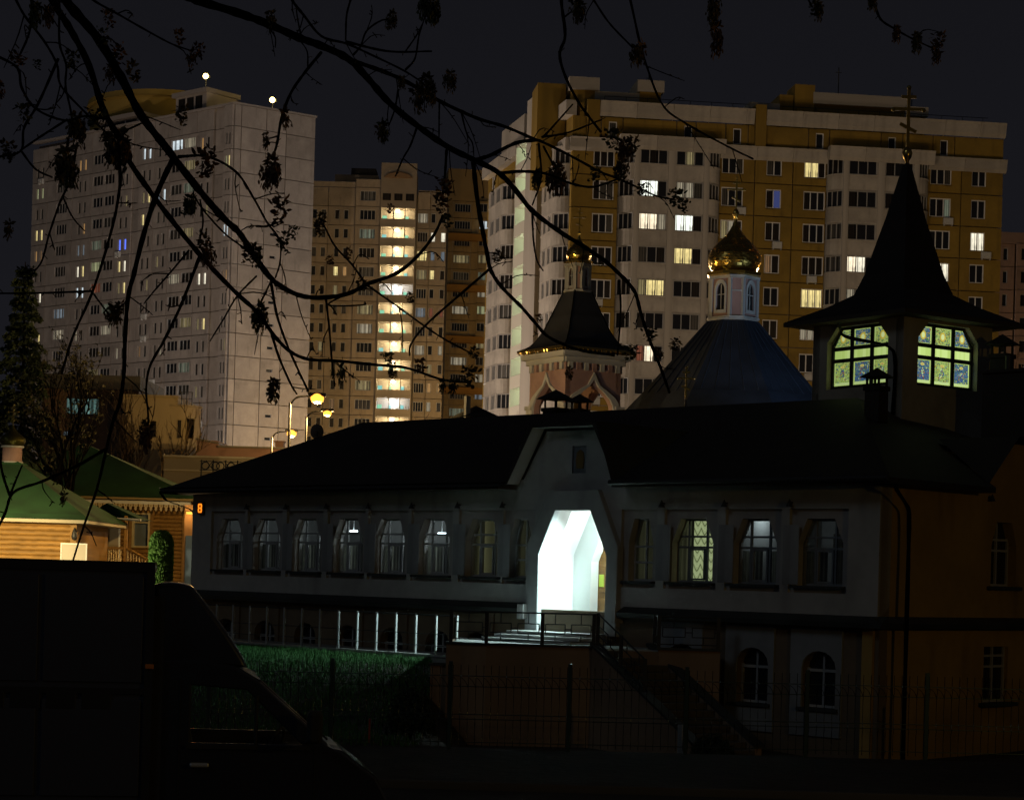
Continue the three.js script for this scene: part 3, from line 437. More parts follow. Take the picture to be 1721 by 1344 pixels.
// ---- white panel block at the far side of the street
{
  const T = thing('panel_tower', 'tall white panel apartment block with a yellow round penthouse on its roof', 'apartment block');
  const mats = variants(5, 0.56, 0.5, 0.46, blotch);
  const F = { x: -67.25, z: -277.2, turn: -41 * Math.PI / 180 }, FH = 2.84, yk = k => 57 - FH * k - 1.42;
  const twin = (w) => ({ holes: [[w / 2 - 0.86, 0.62, 0.6, 1.5], [w / 2 + 0.26, 0.62, 0.6, 1.5]] });
  const log = (w) => ({ name: 'loggia_glazing', holes: [[0.25, 1.1, w / 2 - 0.4, 1.3, 3], [w / 2 + 0.15, 1.1, w / 2 - 0.4, 1.3, 3]], t: 0.06 });
  const B = [['a', 0, 3.5, twin], ['b', 3.5, 9.1, (w) => ({ name: 'loggia_glazing', holes: [[2.0, 1.05, 2.4, 1.35, 4]], t: 0.06 })], ['c', 9.1, 13.2, twin], ['d', 13.2, 18.3, log], ['e', 18.3, 21.7, twin], ['e2', 21.7, 23.1, null], ['f', 23.1, 26.2, twin], ['g', 26.2, 29.3, twin], ['h', 29.3, 34.5, log], ['i', 34.5, 37.7, twin], ['i2', 37.7, 39.9, null], ['j', 39.9, 41.47, (w) => ({ holes: [[0.3, 0.62, 0.42, 1.5], [0.86, 0.62, 0.42, 1.5]], t: 0.05 })]];
  const lit = { a1: 'GG', a3: 'YY', a4: 'Oo', a6: '.W', b7: 'c', c0: 'OO', c3: '.O', c4: 'cc', c5: 'WY', c6: 'CC', d1: '..', d4: 'g.', d5: 'G.', d6: 'R.', d7: '.g', e2: '.y', e4: 'BB', e5: 'YW', e6: 'yY', f0: 'CC', f2: 'yY', f3: 'YY', g2: 'cC', h0: 'Cw', h1: '.y', h2: '.g', h4: '.y', h8: '.y', h10: '.g', i6: 'WW', i8: 'yY', j1: 'GY', j4: 'CC', j6: 'oO', b2: '.', i0: 'O.', b8: 'w', d8: '.w', a8: '.Y', c8: 'w.', f6: '.y', g5: 'y.', g9: '.w', i3: '.y', f9: 'o.', e9: 'w.', c10: '.y', i11: 'y.', h6: 'w.', j9: '.y', d10: 'y.', a10: 'yy' };
  for (let k = 0; k < 16; k++) for (const [n, a, b, wf] of B) {
    const w = b - a, out = n === 'i2' ? -0.3 : n === 'j' ? 0.25 : n === 'e2' ? -0.22 : 0; if (k === 0 && (n === 'a' || n === 'b') && 0) continue;
    bay(T, F, a, w, yk(k), FH, mats, wf ? wf(w) : null, lit[n + k], { out });
    if (hash(k * 7 + n.charCodeAt(0), 5) > 0.86 && wf === twin) airCon(T, F, a + w / 2 + (hash(k, 2) > 0.5 ? 0.5 : -0.6), yk(k) + 0.15, out);
  }
  for (const [n, a, b] of B) { const top = a < 9 ? 60.3 : 61.1; onFace(F, mesh('parapet_panel', panelGeo(b - a, top - 58.42, []), pick(mats), T), a, 58.42, n === 'i2' ? -0.3 : n === 'j' ? 0.25 : n === 'e2' ? -0.22 : 0); }
  onFace(F, mesh('coping', bx(-0.1, 41.7, 0, 0.2, -0.6, 0.34), mats[0], T), 0, 61.1);
  // end face
  const E = { x: -35.95 + 0.16, z: -250 + 0.17, turn: 35 * Math.PI / 180 };
  const cols = [[0, 0.9], [0.9, 4.4], [4.4, 7.2], [7.2, 11.35]];
  for (let k = -1; k < 16; k++) cols.forEach(([a, b], i) => bay(T, E, a, b - a, k < 0 ? 58.42 : yk(k), k < 0 ? 2.7 : FH, mats, i === 2 && k >= 4 ? { name: 'vent_window', holes: [[0.9, 1.2, 0.85, 0.42]], t: 0.05 } : null, k === 6 ? 'Z' : k === 5 ? '.' : null));
  mesh('coping', bx(-0.1, 11.5, 0, 0.2, -0.6, 0.08), mats[0], T); onFace(E, T.children[T.children.length - 1], 0, 61.15);
  // core and lower storeys
  const core = new THREE.ExtrudeGeometry(shp([[0, 0], [41.2, 0], [41.2 + 11 * Math.cos(76 * Math.PI / 180), 11 * Math.sin(76 * Math.PI / 180) - 0.4], [0, 11.4]]), { depth: 58, bevelEnabled: false }).rotateX(-Math.PI / 2);
  onFace(F, mesh('core', core, once('coreM', () => mat(0.34, 0.31, 0.28)), T), 0, 2.9, -0.95);
  onFace(F, mesh('lower_storeys', bx(0, 41.4, 2.7, yk(15), -0.9, 0), mats[1], T), 0, 0); onFace(E, mesh('lower_storeys', bx(0, 11.35, 2.7, yk(15), -0.9, 0), mats[2], T), 0, 0);
  // penthouses and round drum
  const ph = (s, w, y1, out, d) => { const r = mesh('penthouse', bx(0, w, 61, y1, -d, 0), mats[2], T); onFace(F, r, s, 0, out); mesh('penthouse_cornice', bx(-0.4, w + 0.4, y1, y1 + 0.55, -d - 0.3, 0.4), mats[0], r); for (let i = 0; i < 3; i++) mesh('louvre', bx(0.6 + i * (w - 1) / 3, 0.6 + i * (w - 1) / 3 + (w - 2.2) / 3, 61.4, y1 - 0.3, 0.01, 0.06), M.glassBrown, r); };
  ph(29.2, 6, 63.6, -0.8, 5); ph(13.6, 8.5, 62.3, -0.8, 5);
  const dm = mat(0.5, 0.34, 0.07, { map: blotch });
  onFace(F, mesh('round_penthouse', mg([cyl(11, 11, 58, 65.6, 48), cyl(11.5, 11.3, 65.6, 66.4, 48), cyl(11.4, 11.4, 61.0, 61.5, 48)]), dm, T), 14.5, 0, -12.2);
  onFace(F, mesh('stair_tower', bx(0, 4.5, 58, 61.6, -3, 0), dm, T), 9.6, 0, -1.2);
  // two lamps on the roof
  for (const [x, y, Z, lab] of [[346, 131, 262, 'yellow flood lamp burning on a mast above the white panel tower roof'], [458, 171, 256, 'lower yellow flood lamp at the roof edge of the white panel tower']]) {
    const p = at(x, y, Z), o = thing('roof_lamp', lab, 'lamp', [p.x, 60.9, p.z], 0, 'lamps on the panel tower roof'), H = p.y - 60.9;
    mesh('mast', cyl(0.08, 0.06, 0, H, 8), M.darkMetal, o); mesh('lamp_head', bx(-0.5, 0.5, H, H + 0.35, -0.3, 0.1), M.darkMetal, o); mesh('lens', new THREE.SphereGeometry(0.34, 14, 10).translate(0, H + 0.15, 0.4), glow(1, 0.72, 0.22, 16), o);
    const l = new THREE.PointLight(new THREE.Color(1, 0.72, 0.3), 14); l.castShadow = true; l.position.set(0, H + 0.15, 1.0); o.add(l);
  }
}

// ---- ochre and white block
{
  const T = thing('ochre_block', 'broad ochre apartment block with white glazed bays and white cornices', 'apartment block');
  const och = variants(5, 0.43, 0.275, 0.04, blotch), wht = variants(4, 0.68, 0.63, 0.56, blotch);
  const th = -(-7) * Math.PI / 180, F = { x: 4.43, z: -184, turn: 7 * Math.PI / 180 }, FH = 3.0, yk = k => 42.1 - FH * k - 1.62, NF = 9;
  const w3 = (x, w) => ({ holes: [[x, 0.75, w, 1.75]], n: 3, split: 1, frame: M.frameWhite, t: 0.09, sill: 1 }), w2 = (x, w) => ({ holes: [[x, 0.75, w, 1.75]], n: 2, split: 1, frame: M.frameWhite, t: 0.09, sill: 1 });
  const cols = [['p', 0, 4.3, w3(1.95, 1.95)], ['q', 13.7, 17.0, w3(0.2, 2.05)], ['r', 17.0, 20.6, w2(1.1, 1.45)], ['s', 20.6, 23.8, w3(1.05, 2.05)], ['u', 33.45, 36.7, w3(0.25, 2.05)], ['v', 36.7, 40.75, w2(1.0, 1.4)]];
  const lit = { q2: 'yw.', r1: '.b', r6: 'oR', s0: 'YY.', s4: 'YYY', s5: 'ww.', v2: 'WW', u3: '.WW', q5: 'ooo', q7: 'o.o', p5: '.g.', r3: 'o.', v6: 'w.', u1: '..g' };
  for (let k = 0; k < NF; k++) for (const [n, a, b, w] of cols) { bay(T, F, a, b - a, yk(k), FH, och, w, lit[n + k]); if (hash(k * 3 + n.charCodeAt(0), 11) > 0.72) airCon(T, F, a + (b - a) * 0.62, yk(k) + 0.35, 0); }
  // projecting glazed bays
  const bayPlan = (w) => { const p = [[0, -0.3], [w, -0.3]]; for (let i = 0; i <= 5; i++) { const a = i / 5 * Math.PI / 2; p.push([w - 1.35 + Math.cos(a) * 1.35, Math.sin(a) * 1.25]); } for (let i = 0; i <= 5; i++) { const a = Math.PI / 2 + i / 5 * Math.PI / 2; p.push([1.35 + Math.cos(a) * 1.35, Math.sin(a) * 1.25]); } return p; };
  const slab = (w, y0, y1, grow = 0) => new THREE.ExtrudeGeometry(shp(bayPlan(w).map(([x, z]) => [x + Math.sign(x - w / 2) * grow, z + (z > 0 ? grow : 0)])), { depth: y1 - y0, bevelEnabled: false }).rotateX(-Math.PI / 2).scale(1, 1, -1).translate(0, y0, 0);
  const flip = g => { const ix = g.index; const p = g.attributes.position; if (!ix) for (const a of Object.values(g.attributes)) for (let i = 0; i < a.count; i += 3) for (let c = 0; c < a.itemSize; c++) { const t = a.array[(i + 1) * a.itemSize + c]; a.array[(i + 1) * a.itemSize + c] = a.array[(i + 2) * a.itemSize + c]; a.array[(i + 2) * a.itemSize + c] = t; } g.computeVertexNormals(); return g; };
  const glazedBay = (Fc, s0, w, lights, wcol, NFl = NF, k0 = 0) => {
    const para = once('para' + w, () => flip(mg([slab(w, -0.35, 1.0), slab(w, 0.93, 1.03, 0.05)]))), head = once('head' + w, () => flip(slab(w, 2.55, 2.66)));
    const half = (w - 2.7) / 2, front = { holes: [[0.42, 1.03, half - 0.82, 1.5, 3], [half + 0.4, 1.03, half - 0.82, 1.5, 3]] };
    for (let k = k0; k < NFl; k++) {
      onFace(Fc, mesh('bay_parapet', para, pick(wcol), T), s0, yk(k), 0.0); onFace(Fc, mesh('bay_lintel', head, pick(wcol), T), s0, yk(k), 0);
      front.holes.forEach((hl, hi) => {
        const W = onFace(Fc, mesh('loggia_glazing', frameGeo([hl], 3, 0.075), M.frameDull, T), s0 + 1.35, yk(k), 1.12), c = (lights[k] || ['...', '...'])[hi];
        for (let j = 0; j < 3; j++) mesh('pane', paneGeo(hl[0] + hl[2] * j / 3, hl[1], hl[2] / 3, hl[3]), LIT[c[j]] || dim(), W);
      });
      for (const [x, n] of [[1.35 - 0.14, 0.56], [1.35 + half - 0.4, 0.8], [w - 1.77, 0.56]]) onFace(Fc, mesh('column', bx(x, x + n, 1.03, 2.56, 0.95, 1.22), wcol[0], T), s0, yk(k), 0);
      for (const sd of [0, 1]) {                            // angled corner lights
        const W = mesh('corner_glazing', frameGeo([[0, 0, 1.62, 1.5, 3]], 3, 0.07), M.frameDull, T), ax = sd ? w - 1.2 : 0.06, az = sd ? 1.12 : 0.1; W.userData.extra = sd ? 0.78 : -0.78; onFace(Fc, W, s0 + ax, yk(k) + 1.03, az); delete W.userData.extra;
        mesh('pane', paneGeo(0, 0, 1.62, 1.5), dim(), W);
      }
    }
  };
  const pilasters = (Fc, s0, w) => { const half = (w - 2.7) / 2; for (const [x, n] of [[1.35 - 0.1, 0.48], [1.35 + half - 0.32, 0.64], [w - 1.73, 0.48]]) onFace(Fc, mesh('pilaster', bx(x, x + n, yk(8), 42.7, 1.2, 1.36), wht[2], T), s0, 0, 0); };
  pilasters(F, 4.3, 9.4); pilasters(F, 23.8, 9.65);
  glazedBay(F, 4.3, 9.4, { 0: ['...', '.y.'], 1: ['XX.', 'ww.'], 2: ['ZZw', 'XX.'], 3: ['...', 'YY.'], 4: ['yYY', '...'], 6: ['RZ.', '...'] }, wht);
  glazedBay(F, 23.8, 9.65, { 3: ['ZW.', '...'], 4: ['w..', '...'] }, wht);
  for (const s of [4.3, 23.8]) onFace(F, mesh('bay_back', bx(0.1, 9.3, 15, 43, -0.3, -0.05), wht[1], T), s, 0);
  // attic storey between two cornices
  const cor = (s, w, y, h, out, m = wht) => { for (let x = 0; x < w - 0.1; x += 3.4) { const q = Math.min(3.4, w - x); onFace(F, mesh('cornice', once('cor' + q + h, () => faces([[[0.01, 0, 0.1], [q - 0.01, 0, 0.1], [q - 0.01, h * 0.25, 0.3], [0.01, h * 0.25, 0.3]], [[0.01, h * 0.25, 0.3], [q - 0.01, h * 0.25, 0.3], [q - 0.01, h * 0.85, 0.42], [0.01, h * 0.85, 0.42]], [[0.01, h * 0.85, 0.42], [q - 0.01, h * 0.85, 0.42], [q - 0.01, h, 0.55], [0.01, h, 0.55]], [[0.01, h, 0.55], [q - 0.01, h, 0.55], [q - 0.01, h, -0.4], [0.01, h, -0.4]], [[0.01, 0, 0.1], [0.01, h * 0.25, 0.3], [0.01, h * 0.85, 0.42], [0.01, h, 0.55], [0.01, h, -0.4], [0.01, 0, -0.4]], [[q - 0.01, 0, 0.1], [q - 0.01, 0, -0.4], [q - 0.01, h, -0.4], [q - 0.01, h, 0.55], [q - 0.01, h * 0.85, 0.42], [q - 0.01, h * 0.25, 0.3]]])), pick(m), T), s + x, y, out); } };
  cor(-0.3, 4.6, 42.55, 1.2, 0.05); cor(4.1, 9.8, 42.7, 1.25, 1.25); cor(13.7, 10.1, 42.55, 1.2, 0.05); cor(23.6, 10, 42.7, 1.25, 1.25); cor(33.45, 7.5, 42.55, 1.2, 0.05);
  const att = [[0, 2.6], [2.6, 4.6, 1], [4.6, 9.6], [9.6, 11.4, 1], [11.4, 14.2], [14.2, 16.3, 1], [16.3, 22], [22, 24, 1], [24, 28.9], [28.9, 31, 1], [31, 33.9], [33.9, 36, 1], [36, 40.75]];
  att.forEach(([a, b, w], i) => bay(T, F, a, b - a, 43.72, 2.1, och, w ? { holes: [[0.7, 0.25, 0.75, 1.45]], frame: i % 4 ? M.frameWhite : M.frameDull, t: 0.08 } : null, null, { out: -0.1 }));
  onFace(F, mesh('attic_terrace', bx(0, 40.7, 43.5, 43.7, -0.9, -0.12), M.roof, T), 0, 0);
  cor(2.4, 14.4, 45.82, 1.35, 0); cor(17.9, 22.9, 45.82, 1.35, 0);
  onFace(F, mesh('pier', bx(16.85, 17.85, 43.72, 47.6, -1.0, 0.5), och[0], T), 0, 0); onFace(F, mesh('pier', bx(1.2, 2.35, 43.72, 47.2, -1.0, 0.5), och[1], T), 0, 0);
  // roof structures
  const top = (s, w, y0, y1, out, d, capH, m) => { const r = onFace(F, mesh('roof_house', bx(0, w, y0, y1, -d, 0), m || och[2], T), s, 0, out); if (capH) mesh('roof_house_cornice', bx(-0.25, w + 0.25, y1 - capH, y1 + 0.05, -d - 0.2, 0.25), wht[1], r); return r; };
  top(0.0, 2.3, 44, 49.6, -1.6, 5, 1.1); top(-3.0, 2.6, 40, 49.2, -2.6, 4, 0, och[3]); top(6.3, 2.0, 46, 49.6, -1.4, 4, 1.0); top(2.4, 4, 46, 48.4, -1.7, 5, 0.9); top(16.8, 2.4, 46, 48.1, -1.3, 3, 0.8); top(19.6, 1.3, 46, 49.2, -1.8, 4, 0, och[3]); top(21.0, 1.9, 46, 50.2, -1.6, 3, 0); top(23, 8.6, 46, 49.5, -1.8, 5, 1.0, och[1]); top(31.9, 1.6, 46, 48.6, -1.5, 3, 0.8);
  for (const [s, h] of [[25.8, 52.6], [33, 50.6], [7.6, 51]]) onFace(F, mesh('antenna_mast', mg([cyl(0.05, 0.05, 46, h, 6), bx(-0.3, 0.3, h - 0.5, h - 0.45, -0.02, 0.02)]), M.darkMetal, T), s, 0, -4);
  const rail = []; for (let x = 3; x < 40; x += 2) rail.push(cyl(0.03, 0.03, 47.15, 47.95, 5, x, -1.1)); rail.push(bx(3, 39.5, 47.9, 47.95, -1.12, -1.08)); onFace(F, mesh('roof_railing', mg(rail), M.darkMetal, T), 0, 0);
  // side facade running away from the street
  const S = { x: 4.43 - 36 * Math.cos(105 * Math.PI / 180) * -1, z: 0, turn: 0 }; const dX = Math.cos(105 * Math.PI / 180), dZ = Math.sin(105 * Math.PI / 180), LS = 31.5;
  S.x = 4.43 + dX * LS; S.z = -184 - dZ * LS; S.turn = Math.atan2(-dZ, -dX);   // starts at the far end, runs towards the street corner
  const st = t => LS - t;
  for (let k = -1; k < NF; k++) {
    bay(T, S, st(8.1), 1.4, yk(k), FH, och); bay(T, S, st(0.65), 0.6, yk(k), FH, och); bay(T, S, st(19.6), 2.1, yk(k), FH, och); bay(T, S, st(31.4), 4.3, yk(k), FH, och, w2(1.4, 1.5));
    onFace(S, mesh('bay_back', bx(0, 6.0, 0, FH, -0.3, -0.02), och[1], T), st(6.65), yk(k)); onFace(S, mesh('bay_back', bx(0, 7.4, 0, FH, -0.3, -0.02), och[2], T), st(27), yk(k));
  }
  glazedBay(S, st(6.65), 6.0, {}, wht); glazedBay(S, st(27), 7.4, { 3: ['...', 'w..'], 7: ['y..', '...'] }, wht);
  // pylon and lit stair balconies
  onFace(S, mesh('pylon', bx(0, 4.4, 12, 49.8, -0.4, 0.9), wht[2], T), st(12.9), 0);
  for (let k = -1; k < NF; k++) {
    const y = yk(k), g = onFace(S, mesh('stair_balcony', mg([bx(0, 4.3, -0.3, 0.95, 0.55, 0.7), bx(0, 4.3, -0.3, -0.08, -2.0, 0.54), bx(-0.25, 0, -0.3, 2.7, -2.0, 0.7), bx(0, 4.3, -0.08, 2.7, -2.2, -2.0)]), once('sbm', () => mat(0.62, 0.6, 0.52)), T), st(17.3), y);
    const gl = mesh('ceiling_light', new THREE.SphereGeometry(0.12, 8, 6).translate(2.2, 2.45, -0.8), once('sbg', () => glow(0.85, 1, 0.72, 8)), g);
    const l = new THREE.PointLight(new THREE.Color(0.8, 1, 0.66), 7); l.position.set(2.2, 2.3, -0.8); l.castShadow = true; g.add(l);
  }
  onFace(S, mesh('stair_top', bx(0, 4.4, yk(-1) + 2.7, 46.4, -2, 0.7), wht[0], T), st(17.3), 0);
  const sc = (t0, t1, y, h) => { for (let t = t1; t > t0; t -= 3.4) onFace(S, mesh('cornice', bx(0, Math.min(3.4, t - t0) - 0.04, 0, h, -0.3, 0.7), pick(wht), T), st(t), y); };
  sc(0, 8, 42.55, 1.2); sc(17.6, 31.4, 42.55 + 3, 1.2); sc(0, 8, 45.82, 1.35);
  onFace(S, mesh('attic_wall', bx(0, 8, 43.7, 47, -1, -0.6), och[1], T), st(8), 0); onFace(S, mesh('roof_house', bx(0, 9, 46, 50.5, -6, -1), wht[3], T), st(30), 0);
  // core and lower storeys
  const c = (s0, s1, d0, d1, y0, y1) => onFace(F, mesh('core', bx(s0, s1, y0, y1, d1, d0), once('coreO', () => mat(0.3, 0.25, 0.19)), T), 0, 0);
  c(0.3, 40.4, -0.35, -13, 2.7, 45.7); onFace(S, mesh('core', bx(0.2, 30.8, 2.7, 45, -11, -2.3), once('coreO', () => 0), T), 0, 0);
  onFace(F, mesh('lower_storeys', bx(0, 40.75, 2.7, yk(8), -0.34, 0), och[0], T), 0, 0); onFace(S, mesh('lower_storeys', bx(0, 31.4, 2.7, yk(8), -0.34, 0), wht[0], T), 0, 0);
  bay(T, { x: F.x + 40.75 * Math.cos(F.turn), z: F.z - 40.75 * Math.sin(F.turn), turn: F.turn - Math.PI / 2 + 0 }, 0, 0.1, 20, 1, och);
}

// ---- beige block with the lit stair loggias
{
  const T = thing('beige_tower', 'beige apartment tower with a column of brightly lit open stair loggias', 'apartment block');
  const be = variants(4, 0.46, 0.37, 0.27, blotch), F = { x: -31.2, z: -298, turn: 0 }, FH = 2.79, yk = k => 56.6 - FH * k - 1.85, NF = 13;
  const twin = (w, a = 0.55) => ({ holes: [[w / 2 - a - 0.5, 0.9, 0.68, 1.4], [w / 2 + a - 0.18, 0.9, 0.68, 1.4]], t: 0.06 }), wide = (x, w) => ({ holes: [[x, 0.85, w, 1.45]], n: 4, t: 0.06 });
  const cols = [['a', 0, 2.6, twin(2.6, 0.5)], ['b', 2.6, 6.6, twin(4, 0.5)], ['c', 6.6, 10.3, wide(0.7, 2.3)], ['d', 15.7, 17.6, wide(0.1, 1.5)], ['e', 17.6, 20.1, twin(2.5, 0.6)]];
  const lit = { b3: 'YO', b4: 'y.', c5: 'y', c6: 'w', a7: '.y', d0: 'w', e1: 'WW', d2: 'Y', e2: 'cc', d3: 'y', e3: 'Y.', e5: 'RR', e9: 'OO', e10: 'w.', d7: 'w', b8: '.y', c1: 'g', e7: '.w', d5: 'c', b10: 'o.', c9: 'y', e8: 'y.' };
  for (let k = -1; k < NF; k++) for (const [n, a, b, w] of cols) bay(T, F, a, b - a, yk(k), FH, be, k < 0 ? (n === 'c' ? w : null) : w, lit[n + k], { out: n === 'd' || n === 'e' ? -1.2 : n === 'c' ? 0.35 : 0 });
  for (const [n, a, b, top, out] of [['a', 0, 6.6, 61.2, 0], ['c', 6.6, 10.3, 61.6, 0.35], ['d', 15.7, 20.1, 60.2, -1.2]]) onFace(F, mesh('parapet_panel', panelGeo(b - a, top - yk(-1) - FH, []), pick(be), T), a, yk(-1) + FH, out);
  // loggia column
  const W0 = 10.35, W1 = 15.6, w = W1 - W0, out = 0.9;
  const doors = ['KQKKKKKQQQKK', 'QYQQQQQQKKQQ', 'KKQQKQKKKQQQ'];
  for (let k = 0; k < NF - 1; k++) {
    const y = yk(k), lg = onFace(F, mesh('stair_loggia', mg([bx(0, w, 0, 1.0, -0.16, 0), bx(0, w, -0.2, -0.002, -2.0, 0), bx(0, 0.14, 0, FH - 0.2, -2.0, -0.17), bx(w - 0.14, w, 0, FH - 0.2, -2.0, -0.17), bx(0, 0.16, 1.0, FH - 0.2, -0.16, 0), bx(w - 0.16, w, 1.0, FH - 0.2, -0.16, 0), bx(w * 0.36, w * 0.36 + 0.14, 1.0, FH - 0.2, -0.16, 0), bx(w * 0.68, w * 0.68 + 0.14, 1.0, FH - 0.2, -0.16, 0), bx(0, w, 0, FH - 0.2, -2.2, -2.0)]), once('lgm', () => mat(0.5, 0.42, 0.32, { map: blotch })), T), W0, y, out);
    mesh('door', bx(0.2, 0.85, 0, 1.75, -1.99, -1.95), LIT[doors[0][k]], lg); if (k > 1) mesh('door', bx(1.75, 2.2, 0, 1.7, -1.99, -1.95), LIT[doors[1][k]], lg); mesh('door', bx(3.55, 4.1, 0, 1.7, -1.99, -1.95), LIT[doors[2][k]], lg);
    const cool = k === 4 || k === 10, lp = mesh('ceiling_light', new THREE.SphereGeometry(0.34, 12, 8).scale(1, 0.6, 1).translate(2.5, 2.25, -0.75), once('lgl' + cool, () => cool ? glow(0.85, 0.92, 1, 14) : glow(1, 0.84, 0.56, 14)), lg);
    const l = new THREE.PointLight(cool ? new THREE.Color(0.8, 0.88, 1) : new THREE.Color(1, 0.83, 0.5), 36); l.position.set(2.5, 1.95, -0.75); l.castShadow = true; lg.add(l);
  }
  onFace(F, mesh('loggia_top', mg([bx(0, w, 0, 5.1, -3, 0), bx(0, w, 5.1, 6.6, -0.4, 0)]), be[1], T), W0, yk(-1) - 0.2, out);
  for (let i = 0; i < 3; i++) onFace(F, mesh('window', bx(0.3 + i * 1.7, 1.5 + i * 1.7, 0.9, 1.9, 0.0, 0.03), M.glassBrown, T), W0, yk(-1), out + 0.005);
  onFace(F, mesh('arched_canopy', prism([[0.5, 0], [4.6, 0], [4.0, 0.5], [2.5, 0.85], [1.1, 0.5]], 0, 0.5), mat(0.2, 0.12, 0.06), T), W0, yk(-1) + 4.2, out);
  onFace(F, mesh('roof_house', bx(3.2, 9.6, 60, 62.8, -9, -3), be[3], T), 0, 0); onFace(F, mesh('roof_house', bx(5.5, 9.2, 62.8, 64.0, -8, -4), M.roof, T), 0, 0);
  onFace(F, mesh('core', bx(0.1, 19.9, 2.7, 60, -14, -2.4), once('coreO', () => 0), T), 0, 0); onFace(F, mesh('core', bx(0.1, 10.3, 2.7, 59, -2.4, -0.35), once('coreO', () => 0), T), 0, 0);
  onFace(F, mesh('lower_storeys', bx(0, 20, 2.7, yk(12) - 0.3, -2.3, 0), be[0], T), 0, 0);
}
// ---- block with orange balcony bands between the beige and the ochre one
{
  const T = thing('orange_band_tower', 'brown apartment tower with glazed balconies over orange bands', 'apartment block');
  const br = variants(4, 0.44, 0.3, 0.13, blotch), org = mat(0.5, 0.24, 0.04, { map: blotch }), F = { x: -12.2, z: -330, turn: 0.12 }, FH = 2.78, yk = k => 63.5 - FH * k - 1.5;
  const lit = { d2: '.', d1: 'C', d3: 'y', d4: 'g', d6: 'G', c6: 'w', d8: 'y', d10: 'w', d11: 'c', c3: 'y', c9: 'w', d5: 'w', d12: 'y', c12: 'g' };
  for (let k = 0; k < 15; k++) {
    bay(T, F, 0, 1.0, yk(k), FH, br); bay(T, F, 1.0, 3.0, yk(k), FH, br, { holes: [[0.2, 1.0, 2.6, 1.3]], n: 6, t: 0.05, name: 'loggia_glazing' }, lit['c' + k]); bay(T, F, 4.0, 2.6, yk(k), FH, [br[2]]); bay(T, F, 6.6 - 1.6, 4.2, yk(k), FH, br, { holes: [[0.2, 1.0, 3.7, 1.35]], n: 6, t: 0.06, name: 'loggia_glazing' }, lit['d' + k], { out: 0.9 });
    if (k % 3 === 1) onFace(F, mesh('orange_band', bx(0, 9.4, -0.9, 0.2, 0, 1.1), org, T), 0, yk(k) - 0.1);
  }
  onFace(F, mesh('parapet_panel', bx(0, 11, 64.8, 70, -6, 0), br[0], T), 0, 0); onFace(F, mesh('core', bx(0, 12, 2.7, 64.7, -12, -0.35), once('coreO', () => 0), T), 0, 0); onFace(F, mesh('lower_storeys', bx(0, 11, 2.7, yk(14), -0.34, 0), br[1], T), 0, 0);
}
// ---- reddish tower at the edge of the picture
{
  const p = at(1676, 390, 250), T = thing('rose_tower', 'plain rose-coloured tower block rising past the end of the ochre block', 'apartment block');
  const rs = variants(3, 0.42, 0.27, 0.21, blotch), F = { x: p.x, z: -250, turn: 0.1 };
  for (let k = 0; k < 11; k++) { bay(T, F, 0, 2.4, p.y - 4.2 - 2.85 * k, 2.85, rs, { holes: [[0.9, 0.8, 0.6, 1.5]], t: 0.06 }); bay(T, F, 2.4, 4, p.y - 4.2 - 2.85 * k, 2.85, rs, { holes: [[0.6, 0.8, 1.6, 1.5]], n: 2, t: 0.06 }, null, { out: 0.6 }); }
  onFace(F, mesh('parapet_panel', bx(0, 6.4, p.y - 1.35, p.y, -4, 0.4), rs[0], T), 0, 0); onFace(F, mesh('core', bx(0.05, 6.3, 2.7, p.y - 1.4, -8, -0.35), once('coreO', () => 0), T), 0, 0); onFace(F, mesh('lower_storeys', bx(0, 6.4, 2.7, p.y - 4.2 - 2.85 * 10, -0.34, 0), rs[1], T), 0, 0);
}

// ---------- church and bell tower behind the house ----------
const pinkM = mat(0.52, 0.33, 0.31, { map: blotch }), trimM = mat(0.66, 0.68, 0.7, { map: blotch }), tentM = mat(0.05, 0.055, 0.07, { map: roofTex, roughness: 0.55 });
function onionGeo(R, H, rows = 22, cols = 36) {             // gilded scales: every facet tilted a little
  const prof = (t) => { const a = [[0, 0.72], [0.08, 0.9], [0.2, 1.0], [0.32, 0.97], [0.45, 0.8], [0.58, 0.52], [0.7, 0.29], [0.82, 0.14], [0.92, 0.06], [1, 0.03]]; for (let i = 0; i < a.length - 1; i++) if (t <= a[i + 1][0]) { const f = (t - a[i][0]) / (a[i + 1][0] - a[i][0]); return a[i][1] + (a[i + 1][1] - a[i][1]) * f; } return 0.03; };
  const f = [];
  for (let j = 0; j < rows; j++) for (let i = 0; i < cols; i++) {
    const t0 = j / rows, t1 = (j + 1) / rows, o = (j % 2) * 0.5, a0 = (i + o) / cols * 6.2832, a1 = (i + 1 + o) / cols * 6.2832, k0 = 1 + 0.035 * hash(i, j), k1 = 1 + 0.03 * hash(i, j + 77), k2 = 1 + 0.035 * hash(i + 31, j);
    const P = (a, t, k) => [Math.cos(a) * prof(t) * R * k, t * H, Math.sin(a) * prof(t) * R * k];
    f.push([P(a0, t0, k0), P(a0, t1, k1), P(a1, t1, k1), P(a1, t0, k2)]);
  }
  return faces(f);
}
